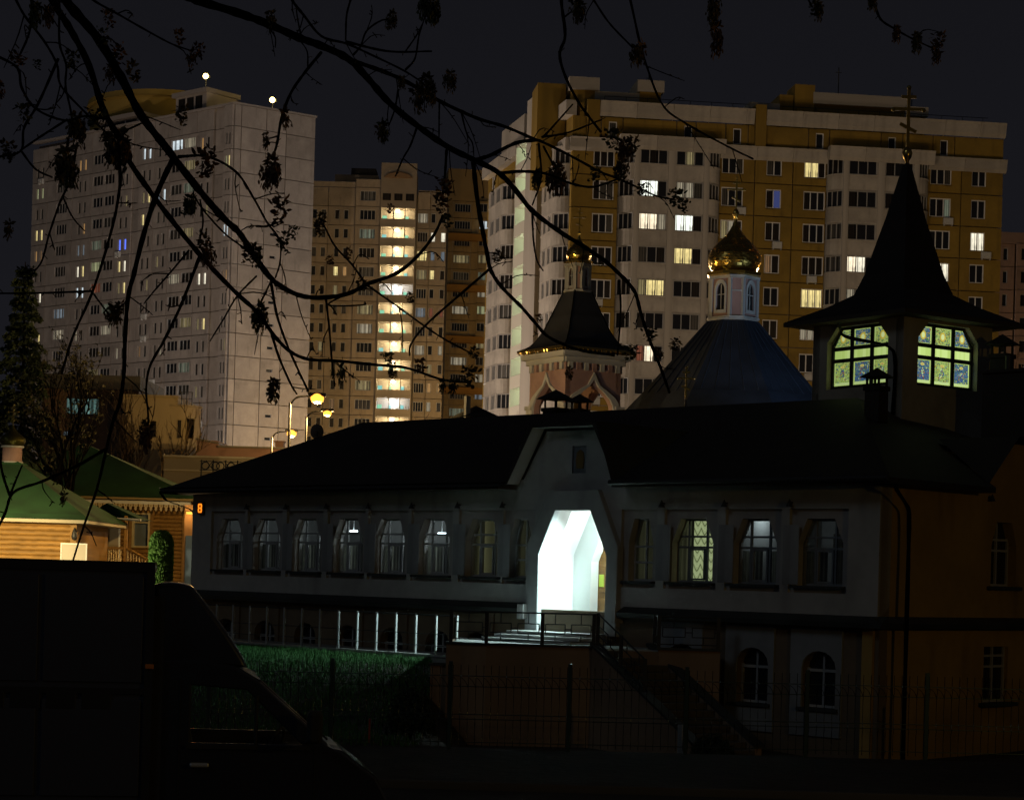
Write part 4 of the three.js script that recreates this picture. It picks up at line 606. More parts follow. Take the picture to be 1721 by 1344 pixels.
function drum(T, R, y0, y1, turn) {                         // square drum with cut corners: windowed sides, narrow blank corners
  const w1 = R * 1.07, w2 = R * 0.56, d1 = R * 0.93, d2 = R * 1.035, H = y1 - y0;
  for (let k = 0; k < 8; k++) {
    const win = k % 2, w = win ? w1 : w2, d = win ? d1 : d2, t = turn + k * Math.PI / 4, q = (g) => g.rotateY(t).translate(0, y0, 0);
    mesh('panel', q(prism(rect(-w / 2, w / 2, 0, H), d - 0.08, d, win ? [arched(0, w * 0.44, H * 0.2, H * 0.82)] : [])), pinkM, T);
    mesh('string_course', q(bx(-w / 2 - 0.06, w / 2 + 0.06, H - 0.16, H, d + 0.0, d + 0.1)), trimM, T); mesh('string_course', q(bx(-w / 2 - 0.06, w / 2 + 0.06, 0, 0.1, d + 0.0, d + 0.12)), trimM, T);
    if (!win) { mesh('string_course', q(bx(-w / 2 + 0.06, w / 2 - 0.06, H * 0.62, H * 0.65, d, d + 0.03)), trimM, T); continue; }
    mesh('pilaster', q(bx(-w / 2 - 0.06, -w / 2 + 0.12, 0, H, d - 0.06, d + 0.06)), trimM, T); mesh('pilaster', q(bx(w / 2 - 0.12, w / 2 + 0.06, 0, H, d - 0.061, d + 0.058)), trimM, T);
    mesh('window_surround', q(prism(arched(0, w * 0.62, H * 0.12, H * 0.91), d, d + 0.05, [arched(0, w * 0.44, H * 0.2, H * 0.82)])), trimM, T);
    const W = mesh('window', q(mg([bx(-0.02, 0.02, H * 0.2, H * 0.8, d - 0.06, d - 0.02), bx(-w * 0.22, w * 0.22, H * 0.55, H * 0.55 + 0.035, d - 0.06, d - 0.022)])), trimM, T);
    mesh('pane', q(new THREE.ShapeGeometry(shp(arched(0, w * 0.44, H * 0.2, H * 0.82))).translate(0, 0, d - 0.065)), M.glassDark, W);
  }
}
const tent = (n, prof, rot) => { const f = []; for (let i = 0; i < prof.length - 1; i++) for (let k = 0; k < n; k++) { const a0 = rot + k / n * 6.28319, a1 = rot + (k + 1) / n * 6.28319, P = (a, j) => [Math.sin(a) * prof[j][0], prof[j][1], Math.cos(a) * prof[j][0]]; f.push([P(a0, i), P(a1, i), P(a1, i + 1), P(a0, i + 1)]); } return faces(f); };
{
  const T = thing('church', 'church with bluish tent roof, pink windowed drum and golden onion dome', 'church', [11.1, 0, -105]);
  const rot = Math.PI / 8 - 0.12, seamM = mat(0.035, 0.05, 0.09, { roughness: 0.8 });
  mesh('wall', cyl(5.7, 5.7, 2.6, 11.9, 8).rotateY(rot), pinkM, T);
  mesh('tent_roof', tent(8, [[6.4, 11.6], [6.1, 11.95], [4.9, 13.2], [1.42, 17.12]], rot), mat(0.035, 0.05, 0.09, { map: roofTex, roughness: 0.6 }), T);
  for (let k = 0; k < 8; k++) for (let i = -2; i <= 2; i++) { const a0 = rot + (k + 0.5) * Math.PI / 4, c = Math.cos(Math.PI / 8), P = (r, y, f) => { const t = Math.max(-1, Math.min(1, f)) * r * Math.sin(Math.PI / 8); return V(Math.sin(a0) * r * c + Math.cos(a0) * t, y + 0.02, Math.cos(a0) * r * c - Math.sin(a0) * t); }; mesh('seam', bar(P(4.9, 13.2, i / 2.6), P(1.44, 17.1, i / 2.6), 0.016, 4), seamM, T); }
  mesh('base_ring', cyl(1.42, 1.36, 17.08, 17.24, 8).rotateY(rot), trimM, T);
  drum(T, 1.16, 17.24, 19.45, 0.02);
  mesh('drum_cornice', tent(8, [[1.2, 19.43], [1.48, 19.5], [1.5, 19.66], [1.1, 19.75]], rot), M.gold, T);
  mesh('onion_dome', onionGeo(1.38, 3.0).translate(0, 19.65, 0), M.gold, T);
  mesh('neck', lathe([[0, 22.5], [0.09, 22.5], [0.1, 22.6], [0.16, 22.72], [0.17, 22.85], [0.1, 22.98], [0.04, 23.05], [0, 23.05]], 14), M.gold, T);
  mesh('cross', crossGeo(1.7).translate(0, 22.95, 0), M.goldDull, T);
}
{
  const T = thing('bell_tower', 'pink and white bell tower with keel arches and flared dark tent roof', 'bell tower', [2.85, 0, -100], 31.5 * Math.PI / 180);
  const h = 1.62, y1 = 14.35;
  for (let k = 0; k < 4; k++) {
    const q = g => g.rotateY(k * Math.PI / 2), keel = (r, b) => [[-r, b], [r, b], [r, b + 1.05], [r * 0.96, b + 1.35], [r * 0.8, b + 1.65], [r * 0.5, b + 1.95], [r * 0.22, b + 2.2], [0, b + 2.55], [-r * 0.22, b + 2.2], [-r * 0.5, b + 1.95], [-r * 0.8, b + 1.65], [-r * 0.96, b + 1.35], [-r, b + 1.05]];
    const e = (k % 2) * 0.003;
    mesh('wall', q(prism(rect(-h, h, 2.6, y1), h - 0.3 + e, h + e, [keel(1.16, 10.8)])), pinkM, T);
    mesh('arch_moulding', q(prism(keel(1.56, 10.6).map(([x, y]) => [x, y > 13 ? 13.7 : y > 11.7 ? y + 0.28 : y]), h + e, h + 0.1 + e, [keel(1.18, 10.8).map(([x, y]) => [x, Math.max(y, 10.9)])])), trimM, T);
    mesh('corner_pier', q(bx(-h - 0.12, -h + 0.32, 2.6, 11.9, h - 0.3, h + 0.12)), trimM, T);
    mesh('capital', q(bx(-h - 0.18, -h + 0.4, 11.9, 12.1, h - 0.36, h + 0.18)), trimM, T);
    for (let i = 0; i < 7; i++) mesh('dentil', q(bx(-h + 0.1 + i * 0.46, -h + 0.34 + i * 0.46, 13.75, 14.1, h + 0.01 + e, h + 0.14)), i % 2 ? pinkM : trimM, T);
    mesh('frieze', q(bx(-h - 0.1, h + 0.1, 14.1, 14.35, h - 0.2, h + 0.2 + e)), trimM, T); mesh('cornice', q(bx(-h - 0.32, h + 0.32, 14.35, 14.62, h - 0.2, h + 0.36 + e)), trimM, T);
    mesh('gilt_edge', q(bx(-h - 0.5, h + 0.5, 14.72, 14.84, h + 0.4, h + 0.5 + e)), M.gold, T);
    for (let i = 0; i < 16; i++) mesh('gilt_scallop', q(new THREE.ConeGeometry(0.09, 0.14, 5).rotateX(Math.PI + (hash(i, k) - 0.5) * 0.6).translate(-h - 0.35 + i * 0.264, 14.68, h + 0.47)), M.gold, T);
  }
  mesh('floor_slab', bx(-h + 0.3, h - 0.3, 10.3, 10.5, -h + 0.3, h - 0.3), trimM, T);
  const f = Math.SQRT2; mesh('tent_roof', tent(4, [[(h + 0.5) * f, 14.8], [(h + 0.05) * f, 15.05], [1.25 * f, 15.7], [0.95 * f, 16.5], [0.5 * f, 17.8]], Math.PI / 4), tentM, T);
  for (let k = 0; k < 4; k++) mesh('gilt_ridge', taperTube([[(h + 0.5) * f, 14.82], [(h + 0.05) * f, 15.07], [1.25 * f, 15.72], [0.95 * f, 16.52], [0.5 * f, 17.8]].map(([r, y]) => V(r * Math.sin(Math.PI / 4 + k * Math.PI / 2), y, r * Math.cos(Math.PI / 4 + k * Math.PI / 2))), 0.03, 0.03, 5), M.goldDull, T);
  drum(T, 0.54, 17.75, 19.15, -0.5);
  mesh('drum_cornice', tent(8, [[0.56, 19.14], [0.74, 19.2], [0.74, 19.28], [0.4, 19.34]], 0.2), M.gold, T);
  mesh('onion_dome', onionGeo(0.62, 1.35, 16, 24).translate(0, 19.3, 0), M.gold, T); mesh('finial', new THREE.SphereGeometry(0.09, 10, 8).translate(0, 20.68, 0), M.gold, T);
  mesh('cross', crossGeo(1.2).rotateY(-31.5 * Math.PI / 180).translate(0, 20.7, 0), M.goldDull, T);
  const bell = thing('bell', 'bronze bell hanging in the arches of the pink bell tower', 'bell', [2.85, 12.0, -100]); mesh('bell_body', lathe([[0, 0.75], [0.16, 0.73], [0.24, 0.6], [0.28, 0.3], [0.38, 0.08], [0.46, 0], [0.42, 0], [0.25, 0.25], [0, 0.6]], 20), M.goldDull, bell); mesh('hanger', cyl(0.03, 0.03, 0.7, 2.3, 6), M.darkMetal, bell);
}
{ // small gilt cross on a low roof before the tent
  const p = at(1153, 660, 72), o = thing('roof_cross', 'small golden cross on the roof before the church tent', 'cross', [p.x, 8.6, p.z]); mesh('cross', crossGeo(1.1).translate(0, p.y - 8.6 - 0.2, 0), M.gold, o); mesh('stem', cyl(0.03, 0.03, 0, p.y - 8.6 - 0.15, 6), M.darkMetal, o);
}
// flood lamp in the yard behind the house, turned on the church
{
  const o = thing('flood_lamp', 'cool flood lamp on a pole in the churchyard turned on the pink drum', 'lamp', [19.5, groundY(19.5, 88), -88]);
  mesh('pole', cyl(0.07, 0.05, 0, 4.6, 8), M.galv, o); mesh('lamp_head', bx(-0.2, 0.2, 4.6, 4.9, -0.1, 0.1), M.darkMetal, o); mesh('lens', bx(-0.17, 0.17, 4.63, 4.87, -0.13, -0.101), glow(0.6, 0.8, 1, 5), o);
  const s = new THREE.SpotLight(new THREE.Color(0.6, 0.8, 1), 300, 0, 0.36, 1); s.position.set(0, 4.75, -0.2); s.target.position.set(-8.4, 18.6 - groundY(19.5, 88), -17); s.castShadow = true; o.add(s); o.add(s.target);
}

{  // unseen flood lamp added to brighten the bell tower
  const o = thing('flood_lamp', 'unseen low flood lamp added behind the ridge to light the bell tower', 'lamp', [-3.5, groundY(-3.5, 82), -82]);
  mesh('pole', cyl(0.07, 0.05, 0, 4.2, 8), M.galv, o); mesh('lamp_head', bx(-0.2, 0.2, 4.2, 4.5, -0.1, 0.1), M.darkMetal, o); mesh('lens', bx(-0.17, 0.17, 4.23, 4.47, -0.13, -0.101), glow(0.8, 0.9, 1, 3), o);
  const s = new THREE.SpotLight(new THREE.Color(0.86, 0.94, 1), 48, 0, 0.3, 0.8); s.position.set(0, 4.35, -0.2); s.target.position.set(6.35, 11, -18); s.castShadow = true; o.add(s); o.add(s.target);
}
// ---------- timber chapel and timber house ----------
const tm0 = mat(0.55, 0.42, 0.24);
const logMats = variants(4, 0.5, 0.29, 0.075, woodTex, { roughness: 0.7 }), greenRoof = mat(0.022, 0.1, 0.032, { map: roofTex, roughness: 0.95 });
function logWall(T, x0, x1, y0, n, r, z, skip = []) {
  for (let i = 0; i < n; i++) { const y = y0 + r + i * r * 1.86; let segs = [[x0, x1]]; for (const [a, b, c, d] of skip) if (y > c && y < d) segs = segs.flatMap(([p, q]) => [[p, Math.min(a, q)], [Math.max(b, p), q]].filter(([u, v]) => v - u > 0.05)); for (const [p, q] of segs) mesh('log', once('log' + [Math.round((q - p) * 50), r], () => new THREE.CylinderGeometry(r, r, q - p, 10).rotateZ(Math.PI / 2)), pick(logMats), T).position.set((p + q) / 2, y, z); }
}
{
  const c = at(16, 900, 88), gy = 2.7, T = thing('timber_chapel', 'small log chapel with green pyramid roof, pink drum and gilt cross', 'chapel', [c.x, 0, -88]);
  const h = 3.55, e = 5.35;
  logWall(T, -h, h - 0.05, gy, 13, 0.112, h); for (const s of [-1, 1]) { const W = mesh('side_wall', bx(-0.1, 0.1, gy, e, -h, h - 0.02), logMats[0], T); W.position.x = s * (h - 0.1); }
  mesh('corner_board', bx(h - 0.12, h + 0.14, gy, e, h - 0.14, h + 0.15), logMats[2], T);
  mesh('eaves', bx(-h - 0.75, h + 0.75, e - 0.02, e + 0.12, -h - 0.75, h + 0.75), mat(0.45, 0.4, 0.3), T);
  mesh('roof', tent(4, [[(h + 0.8) * Math.SQRT2, e + 0.12], [(h + 0.5) * Math.SQRT2, e + 0.34], [0.4, 8.05]], Math.PI / 4), greenRoof, T);
  mesh('drum_base', bx(-0.55, 0.55, 7.5, 7.95, -0.55, 0.55), greenRoof, T); mesh('drum', cyl(0.42, 0.42, 7.95, 8.62, 16), pinkM, T); mesh('drum_ring', cyl(0.5, 0.5, 8.62, 8.7, 16), trimM, T); mesh('drum_ring', cyl(0.48, 0.48, 7.95, 8.02, 16), trimM, T);
  mesh('onion_dome', onionGeo(0.56, 0.95, 14, 24).translate(0, 8.7, 0), mat(0.12, 0.11, 0.03, { metalness: 0.9, roughness: 0.35 }), T); mesh('cross', crossGeo(0.9).translate(0, 9.6, 0), M.gold, T);
  const wl = at(124, 900, 84.2); const L = thing('wall_lantern', 'unlit black lantern hanging on the log wall of the chapel', 'lantern', [wl.x, wl.y - 0.15, -84.25]); mesh('body', lathe([[0, -0.05], [0.1, 0], [0.13, 0.12], [0.1, 0.3], [0.05, 0.42], [0, 0.5]], 8), M.darkMetal, L); mesh('arm', bar(V(0, 0.4, 0), V(0, 0.4, -0.18), 0.02), M.darkMetal, L);
  const b = at(123, 930, 84.2); const nb = thing('notice_board', 'white notice board fixed low on the chapel log wall', 'notice board', [b.x, b.y, -84.28]); mesh('board', bx(-0.5, 0.5, -0.45, 0.38, 0, 0.05), mat(0.5, 0.46, 0.4), nb); mesh('frame', mg([bx(-0.55, 0.55, 0.38, 0.43, -0.01, 0.07), bx(-0.55, -0.5, -0.45, 0.38, -0.01, 0.07), bx(0.5, 0.55, -0.45, 0.38, -0.01, 0.07)]), M.frameWhite, nb);
}
{
  const T = thing('timber_house', 'log house with big green hipped roof and carved white eaves board', 'house', [0, 0, -100]);
  const xl = -26, xr = -16.2, gy = 2.7, e = 6.95, win = [at(222, 890, 100).x, at(252, 890, 100).x, at(240, 920, 100).y, at(240, 862, 100).y];
  logWall(T, xl, xr, gy, 21, 0.104, 0, [[win[0], win[1], win[2], win[3]]]);
  mesh('back_wall', bx(xl, xr, gy, e, -9, -8.8), logMats[1], T); mesh('side_wall', bx(xr - 0.2, xr - 0.02, gy, e, -8.8, -0.1), logMats[2], T); mesh('side_wall', bx(xl, xl + 0.2, gy, e, -8.8, -0.1), logMats[2], T);
  mesh('corner_board', bx(xr - 0.16, xr + 0.14, gy, e, -0.1, 0.16), logMats[0], T);
  const w = mesh('window', mg([bx(win[0], win[0] + 0.1, win[2], win[3], -0.1, 0.14), bx(win[1] - 0.1, win[1], win[2], win[3], -0.1, 0.14), bx(win[0], win[1], win[3] - 0.08, win[3], -0.1, 0.139), bx(win[0], win[1], win[2], win[2] + 0.08, -0.1, 0.139), bx(win[0], win[1], win[3] - 0.5, win[3] - 0.44, -0.1, 0.12)]), mat(0.5, 0.42, 0.25, { roughness: 0.6 }), T);
  mesh('pane', bx(win[0] + 0.05, win[1] - 0.05, win[2] + 0.05, win[3] - 0.05, -0.06, -0.04), mat(0.12, 0.15, 0.19, { roughness: 0.15 }), w); mesh('casing', mg([bx(win[0] - 0.16, win[0] - 0.002, win[2] - 0.12, win[3] + 0.16, 0.02, 0.13), bx(win[1] + 0.002, win[1] + 0.16, win[2] - 0.12, win[3] + 0.16, 0.02, 0.13), bx(win[0] - 0.2, win[1] + 0.2, win[3] + 0.16, win[3] + 0.3, 0.02, 0.16)]), logMats[1], w);
  mesh('roof', faces([[[xl - 0.8, e + 0.05, 0.8], [xr + 0.8, e + 0.05, 0.8], [-20.6, 9.2, -3.4], [-22, 9.3, -3.4], [-22.3, 9.9, -4.4]], [[xr + 0.8, e + 0.05, 0.8], [xr + 0.8, e + 0.05, -9.6], [-20.6, 9.2, -5.4], [-20.6, 9.2, -3.4]], [[xl - 0.8, e + 0.05, 0.8], [-22.3, 9.9, -4.4], [xl - 0.8, e + 0.05, -9.6]], [[xr + 0.8, e + 0.05, -9.6], [xl - 0.8, e + 0.05, -9.6], [-22.3, 9.9, -4.4], [-20.6, 9.2, -5.4]], [[-22.3, 9.9, -4.4], [-22, 9.3, -3.4], [-20.6, 9.2, -3.4], [-20.6, 9.2, -5.4]]]), greenRoof, T);
  mesh('eaves', bx(xl - 0.8, xr + 0.8, e - 0.06, e + 0.048, -9.6, 0.8), mat(0.3, 0.22, 0.1), T);
  // carved eaves board, each cut-out tooth a piece
  mesh('carved_board', bx(xl, xr + 0.3, e - 0.26, e - 0.08, 0.55, 0.6), M.frameWhite, T);
  const tooth = prism([[-0.09, 0], [0.09, 0], [0.11, -0.1], [0.05, -0.16], [0.07, -0.24], [0, -0.34], [-0.07, -0.24], [-0.05, -0.16], [-0.11, -0.1]], 0, 0.045, [[[-0.03, -0.06], [0.03, -0.06], [0, -0.13]]]); const tm = mat(0.6, 0.48, 0.3);
  for (let x = xl + 0.15; x < xr + 0.2; x += 0.25) mesh('carved_tooth', tooth, tm, T).position.set(x, e - 0.262, 0.552);
}
{ // porch with balusters between chapel and house
  const Z = 92, X = (px) => at(px, 930, Z).x, Y = (py) => at(190, py, Z).y, T = thing('timber_porch', 'timber porch with turned balusters and small green gable roof', 'porch', [0, 0, -Z]);
  const wm = logMats[3], b0 = X(158), b1 = X(207), b2 = X(249);
  mesh('deck', bx(b0 - 0.4, b1 + 0.1, 2.7, 3.2, -1.6, 0.1), wm, T);
  for (const px of [157, 210]) mesh('post', new RoundedBoxGeometry(0.16, Y(866) - 3.2, 0.16, 2, 0.02).translate(X(px), (Y(866) + 3.2) / 2, 0), wm, T);
  mesh('handrail', bx(b0, b1, Y(919) - 0.1, Y(919), -0.07, 0.07), wm, T); mesh('bottom_rail', bx(b0, b1, 3.28, 3.36, -0.05, 0.05), wm, T);
  const bal = lathe([[0.02, 0], [0.045, 0.1], [0.03, 0.25], [0.05, 0.5], [0.03, 0.75], [0.04, 0.9], [0.02, 1]], 8), balH = Y(919) - 0.1 - 3.36; for (let i = 0; i < 11; i++) { const m = mesh('baluster', bal, tm0, T); m.position.set(b0 + 0.12 + (b1 - b0 - 0.2) * i / 10.5, 3.36, 0); m.scale.y = balH; }
  mesh('handrail', bar(V(b1 + 0.05, Y(919), 0), V(b2, Y(938), 0.4), 0.06, 6), wm, T); for (let i = 0; i < 8; i++) { const t = (i + 0.5) / 8, m = mesh('baluster', bal, tm0, T); m.position.set(b1 + (b2 - b1) * t, 2.7, 0.4 * t); m.scale.y = Y(919) + (Y(938) - Y(919)) * t - 2.72; }
  const glz = mesh('glazed_screen', mg([bx(b0 + 0.05, b0 + 0.12, 3.2, Y(872), -1.55, -1.48), bx(X(187), X(187) + 0.07, 3.2, Y(872), -1.55, -1.48), bx(b0, X(188), Y(884), Y(884) + 0.08, -1.55, -1.47)]), M.frameWhite, T); mesh('pane', bx(b0 + 0.1, X(187), Y(918), Y(885), -1.54, -1.5), mat(0.3, 0.26, 0.2, { roughness: 0.3 }), glz);
  mesh('porch_roof', faces([[[X(128), Y(866), -1.8], [X(238), Y(872), 0.5], [X(172), Y(845), -0.6]], [[X(128), Y(866), -1.8], [X(172), Y(845), -0.6], [X(170), Y(843), -2.5]], [[X(238), Y(872), 0.5], [X(238), Y(872), -2.5], [X(172), Y(845), -2.5], [X(172), Y(845), -0.6]]]), greenRoof, T);
  mesh('porch_fascia', bar(V(X(150), Y(870), -0.4), V(X(238), Y(873), 0.5), 0.06, 4), trimM, T);
}
// ---------- sheds, walls and low buildings beyond ----------
{
  const Z = 140, X = px => at(px, 690, Z).x, Y = py => at(160, py, Z).y, T = thing('shop_building', 'low dark brown building with a cyan-lit window behind the fir', 'building', [0, 0, -Z]);
  const bm = mat(0.16, 0.1, 0.075, { map: blotch });
  mesh('wall', prism(rect(X(70), X(232), 2.7, Y(655)), -8, 0, [rect(X(110), X(165), Y(698), Y(670)), rect(X(106), X(134), Y(734), Y(726))]), bm, T);
  mesh('roof', bx(X(66), X(238), Y(655) + 0.003, Y(632), -8.5, 0.9), mat(0.12, 0.11, 0.1, { map: roofTex }), T);
  const w = mesh('window', mg([bx(X(110), X(165), Y(698), Y(698) + 0.1, -0.25, -0.1), bx(X(137), X(137) + 0.08, Y(698), Y(670), -0.25, -0.1)]), M.darkMetal, T); mesh('pane', bx(X(110), X(165), Y(698), Y(670), -0.34, -0.3), glow(0.5, 0.95, 0.85, 0.5, curtainTex), w);
  const w2 = mesh('window', bx(X(106), X(134), Y(734), Y(734) + 0.06, -0.25, -0.1), M.darkMetal, T); mesh('pane', bx(X(106), X(134), Y(734), Y(726), -0.34, -0.3), glow(0.6, 0.85, 1, 0.5, curtainTex), w2);
}
{
  const Z = 134, X = px => at(px, 720, Z).x, Y = py => at(270, py, Z).y, T = thing('round_corner_building', 'beige low building with rounded corner and roof terrace rail', 'building', [0, 0, -Z]);
  const bm = mat(0.42, 0.33, 0.2, { map: blotch, bumpMap: fineBump, bumpScale: 0.01 }), r = (X(331) - X(296));
  mesh('wall', bx(X(205), X(297), 2.7, Y(668), -9, 0), bm, T); mesh('round_corner', new THREE.CylinderGeometry(r, r, Y(682) - 2.7, 32).translate(X(296), (Y(682) + 2.7) / 2, -r), bm, T);
  mesh('coping', bx(X(203), X(298), Y(668) + 0.002, Y(664), -9.1, 0.12), bm, T); mesh('coping', cyl(r + 0.1, r + 0.1, Y(682) + 0.002, Y(679), 32, X(296), -r), bm, T);
  for (const [a, b, c, d] of [[298, 304, 735, 705], [316, 322, 733, 704], [252, 262, 735, 708]]) { const w = mesh('window', bx(X(a) - 0.08, X(b) + 0.08, Y(c) - 0.08, Y(d) + 0.08, -0.1, 0.03 - (a > 310 ? 0.35 : 0)), bm, T); mesh('pane', bx(X(a), X(b), Y(c), Y(d), -0.05, 0.05 - (a > 310 ? 0.35 : 0)), M.glassBrown, w); }
  const rl = []; for (const px of [300, 309, 318]) rl.push(bx(X(px), X(px) + 0.06, Y(682), Y(656), -0.6, -0.54)); rl.push(bx(X(300), X(319), Y(657), Y(656), -0.6, -0.54), bx(X(300), X(319), Y(668), Y(667), -0.6, -0.54)); mesh('terrace_rail', mg(rl), M.darkMetal, T);
}
{
  const Z = 124, X = px => at(px, 755, Z).x, Y = py => at(380, py, Z).y, T = thing('brick_shed', 'row of dark red sheds with flat roofs below the white tower', 'shed', [0, 0, -Z]);
  const rm = mat(0.07, 0.03, 0.022, { map: blotch }); mesh('wall', bx(X(330), X(366), 2.7, Y(741), -6, 0), rm, T); mesh('wall', bx(X(366), X(486), 2.7, Y(752), -6, -0.05), rm, T); mesh('roof_edge', bx(X(366), X(488), Y(752) + 0.002, Y(749), -6.1, 0.15), M.roof, T); mesh('roof_edge', prism([[X(328), Y(737)], [X(367), Y(744)], [X(367), Y(746)], [X(328), Y(741)]], -6.1, 0.15), M.roof, T); mesh('chimney', mg([bx(X(458), X(472), Y(752), Y(738), -2, -1.2), bx(X(456), X(474), Y(738) + 0.002, Y(736), -2.1, -1.1)]), rm, T);
}
{
  const Z = 110, X = px => at(px, 780, Z).x, Y = py => at(340, py, Z).y, T = thing('garden_wall', 'pale rendered wall with a capping behind the iron railing', 'wall', [0, 0, -Z]);
  mesh('wall', bx(X(275), X(460), 2.6, Y(769), -0.5, 0), mat(0.5, 0.4, 0.27, { map: blotch, bumpMap: fineBump, bumpScale: 0.01 }), T); mesh('capping', bx(X(273), X(462), Y(769) + 0.002, Y(766), -0.6, 0.1), mat(0.5, 0.42, 0.3), T); mesh('string_course', bx(X(275), X(460), Y(792), Y(790), 0.0, 0.08), mat(0.5, 0.42, 0.3), T);
}
{
  const Z = 86, X = px => at(px, 780, Z).x, Y = py => at(365, py, Z).y, T = thing('iron_railing', 'black wrought-iron railing with rings above the low eave', 'railing', [0, 0, -Z]);
  const p = []; p.push(bx(X(335), X(405), Y(776), Y(775), -0.02, 0.02), bx(X(335), X(405), Y(791), Y(790), -0.02, 0.02)); for (const px of [337, 357, 378, 398]) p.push(bx(X(px), X(px) + 0.05, 2.7, Y(773), -0.02, 0.02)); for (const px of [345, 362, 370, 388]) p.push(new THREE.TorusGeometry(0.16, 0.025, 6, 16).translate(X(px), Y(783), 0)); for (const px of [352, 382]) { p.push(bar(V(X(px - 6), Y(790), 0), V(X(px + 6), Y(774), 0), 0.02), bar(V(X(px + 6), Y(790), 0), V(X(px - 6), Y(774), 0), 0.02)); }
  mesh('panel', mg(p), M.black, T);
}
{ // lit doorway strip between the house corner and the timber house
  const Z = 92, X = px => at(px, 900, Z).x, Y = py => at(316, py, Z).y, T = thing('gatehouse', 'small booth with an orange light strip beside the timber house', 'booth', [0, 0, -Z]);
  mesh('wall', bx(X(309), X(336), 2.7, Y(848), -2, 0), mat(0.4, 0.22, 0.1, { map: blotch }), T); mesh('door', bx(X(312), X(334), 2.7, Y(900), 0.002, 0.05), mat(0.05, 0.09, 0.18), T); mesh('light_strip', bx(X(312), X(326), Y(864), Y(860), 0.002, 0.1), glow(1, 0.5, 0.05, 1.6), T);
  const l = new THREE.PointLight(new THREE.Color(1, 0.55, 0.15), 1.6); l.position.set(X(319), Y(866), 0.4); l.castShadow = true; T.add(l);
}

// ---------- landing, steps and railings before the porch ----------
const toWorld = (s, y, o) => V(s, y, o).applyAxisAngle(V(0, 1, 0), WALL_TURN).add(V(-10.709, 0, -67.433));
const LY = 1.82;
{
  const T = thing('entrance_stairs', 'rendered entrance landing and stairs with dark cappings before the lit porch', 'stairs');
  const rend = mat(0.4, 0.27, 0.17, { map: blotch, bumpMap: fineBump, bumpScale: 0.012 }), stone = mat(0.52, 0.53, 0.52, { map: blotch }), flight = mat(0.14, 0.12, 0.1, { map: blotch });  // flight is darkened: shade over the stairs put into its colour
  const flat = (pts, y0, y1) => new THREE.ExtrudeGeometry(shp(pts.map(([x, z]) => [x, z])), { depth: y1 - y0, bevelEnabled: false }).rotateX(-Math.PI / 2).translate(0, y0, 0);
  mesh('landing', flat([[-1.6, 51.02], [2.2, 51.02], [3.75, 51.02], [5.3, 51.02], [5.3, 51.7], [-1.6, 58.3]], -1.1, LY), rend, T);
  mesh('landing_paving', flat([[-1.5, 51.25], [5.2, 51.25], [5.2, 51.62], [-1.5, 58.1]], LY + 0.002, LY + 0.03), stone, T);
  // parapets along the street edge
  const par = (x0, z0, x1, z1, y, h) => { const d = Math.hypot(x1 - x0, z1 - z0), g = mesh('parapet', bx(0, d, -y - 1.0, h, -0.2, 0), rend, T), c = mesh('parapet_cap', bx(-0.04, d + 0.04, h, h + 0.05, -0.26, 0.06), M.band, T); for (const q of [g, c]) { q.position.set(x0, y, -z0); q.rotation.y = Math.atan2(z1 - z0, x1 - x0); } };
  par(-1.62, 51.15, -0.6, 50.8, LY, 0.06); par(-0.6, 50.8, 2.15, 51.0, LY, 0.06); par(3.75, 51.0, 5.3, 51.0, LY, 0.06);
  mesh('parapet', bx(-2.0, -1.62, -1.0, 1.32, -51.6, -51.2), rend, T); mesh('parapet_cap', bx(-2.05, -1.6, 1.32, 1.37, -51.65, -51.15), M.band, T);
  // flight down towards the street
  const a = V(2.15, LY, -51.0), dir = V(1.84, 0, 3.0).normalize(), side = V(dir.z, 0, -dir.x), n = 14, run = 0.32, rise = 0.165, ang = Math.atan2(-dir.z, dir.x);
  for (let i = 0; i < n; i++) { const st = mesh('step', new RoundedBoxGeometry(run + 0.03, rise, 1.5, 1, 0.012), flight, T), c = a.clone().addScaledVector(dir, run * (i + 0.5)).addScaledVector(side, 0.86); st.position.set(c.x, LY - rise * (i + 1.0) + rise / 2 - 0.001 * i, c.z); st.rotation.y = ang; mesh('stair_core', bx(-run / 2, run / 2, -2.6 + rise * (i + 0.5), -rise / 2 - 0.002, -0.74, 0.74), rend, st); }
  for (const off of [0, 1.72]) { const g = prism([[0, -2.9], [4.5, -2.9], [4.5, -2.1], [0, 0.12]], -0.1, 0.1), q = mesh('stair_parapet', g, rend, T), c = mesh('stair_cap', prism([[-0.02, 0.122], [4.54, -2.098], [4.54, -2.03], [-0.02, 0.19]], -0.15, 0.15), M.band, T); for (const m of [q, c]) { const p = a.clone().addScaledVector(side, off); m.position.set(p.x, p.y, p.z); m.rotation.y = ang; } }
    mesh('stone_marker', bx(-0.1, 0.1, -0.9, 0.3, -0.1, 0.1), stone, T).position.set(4.05, 0, -46.9);  // upright block in the same stone as the paving
  // two steps up into the porch
  for (let i = 0; i < 3; i++) { const m = mesh('step', new RoundedBoxGeometry(3.1 - i * 0.18 + 0.2, 0.1, 1.5 - i * 0.36, 1, 0.012).translate(17.15 + i * 0.03, 1.9 + i * 0.1 - 0.002 * i, 0.35 + (1.5 - i * 0.36) / 2 - 0.1), stone, T); m.position.set(-10.709, 0, -67.433); m.rotation.y = WALL_TURN; }
}
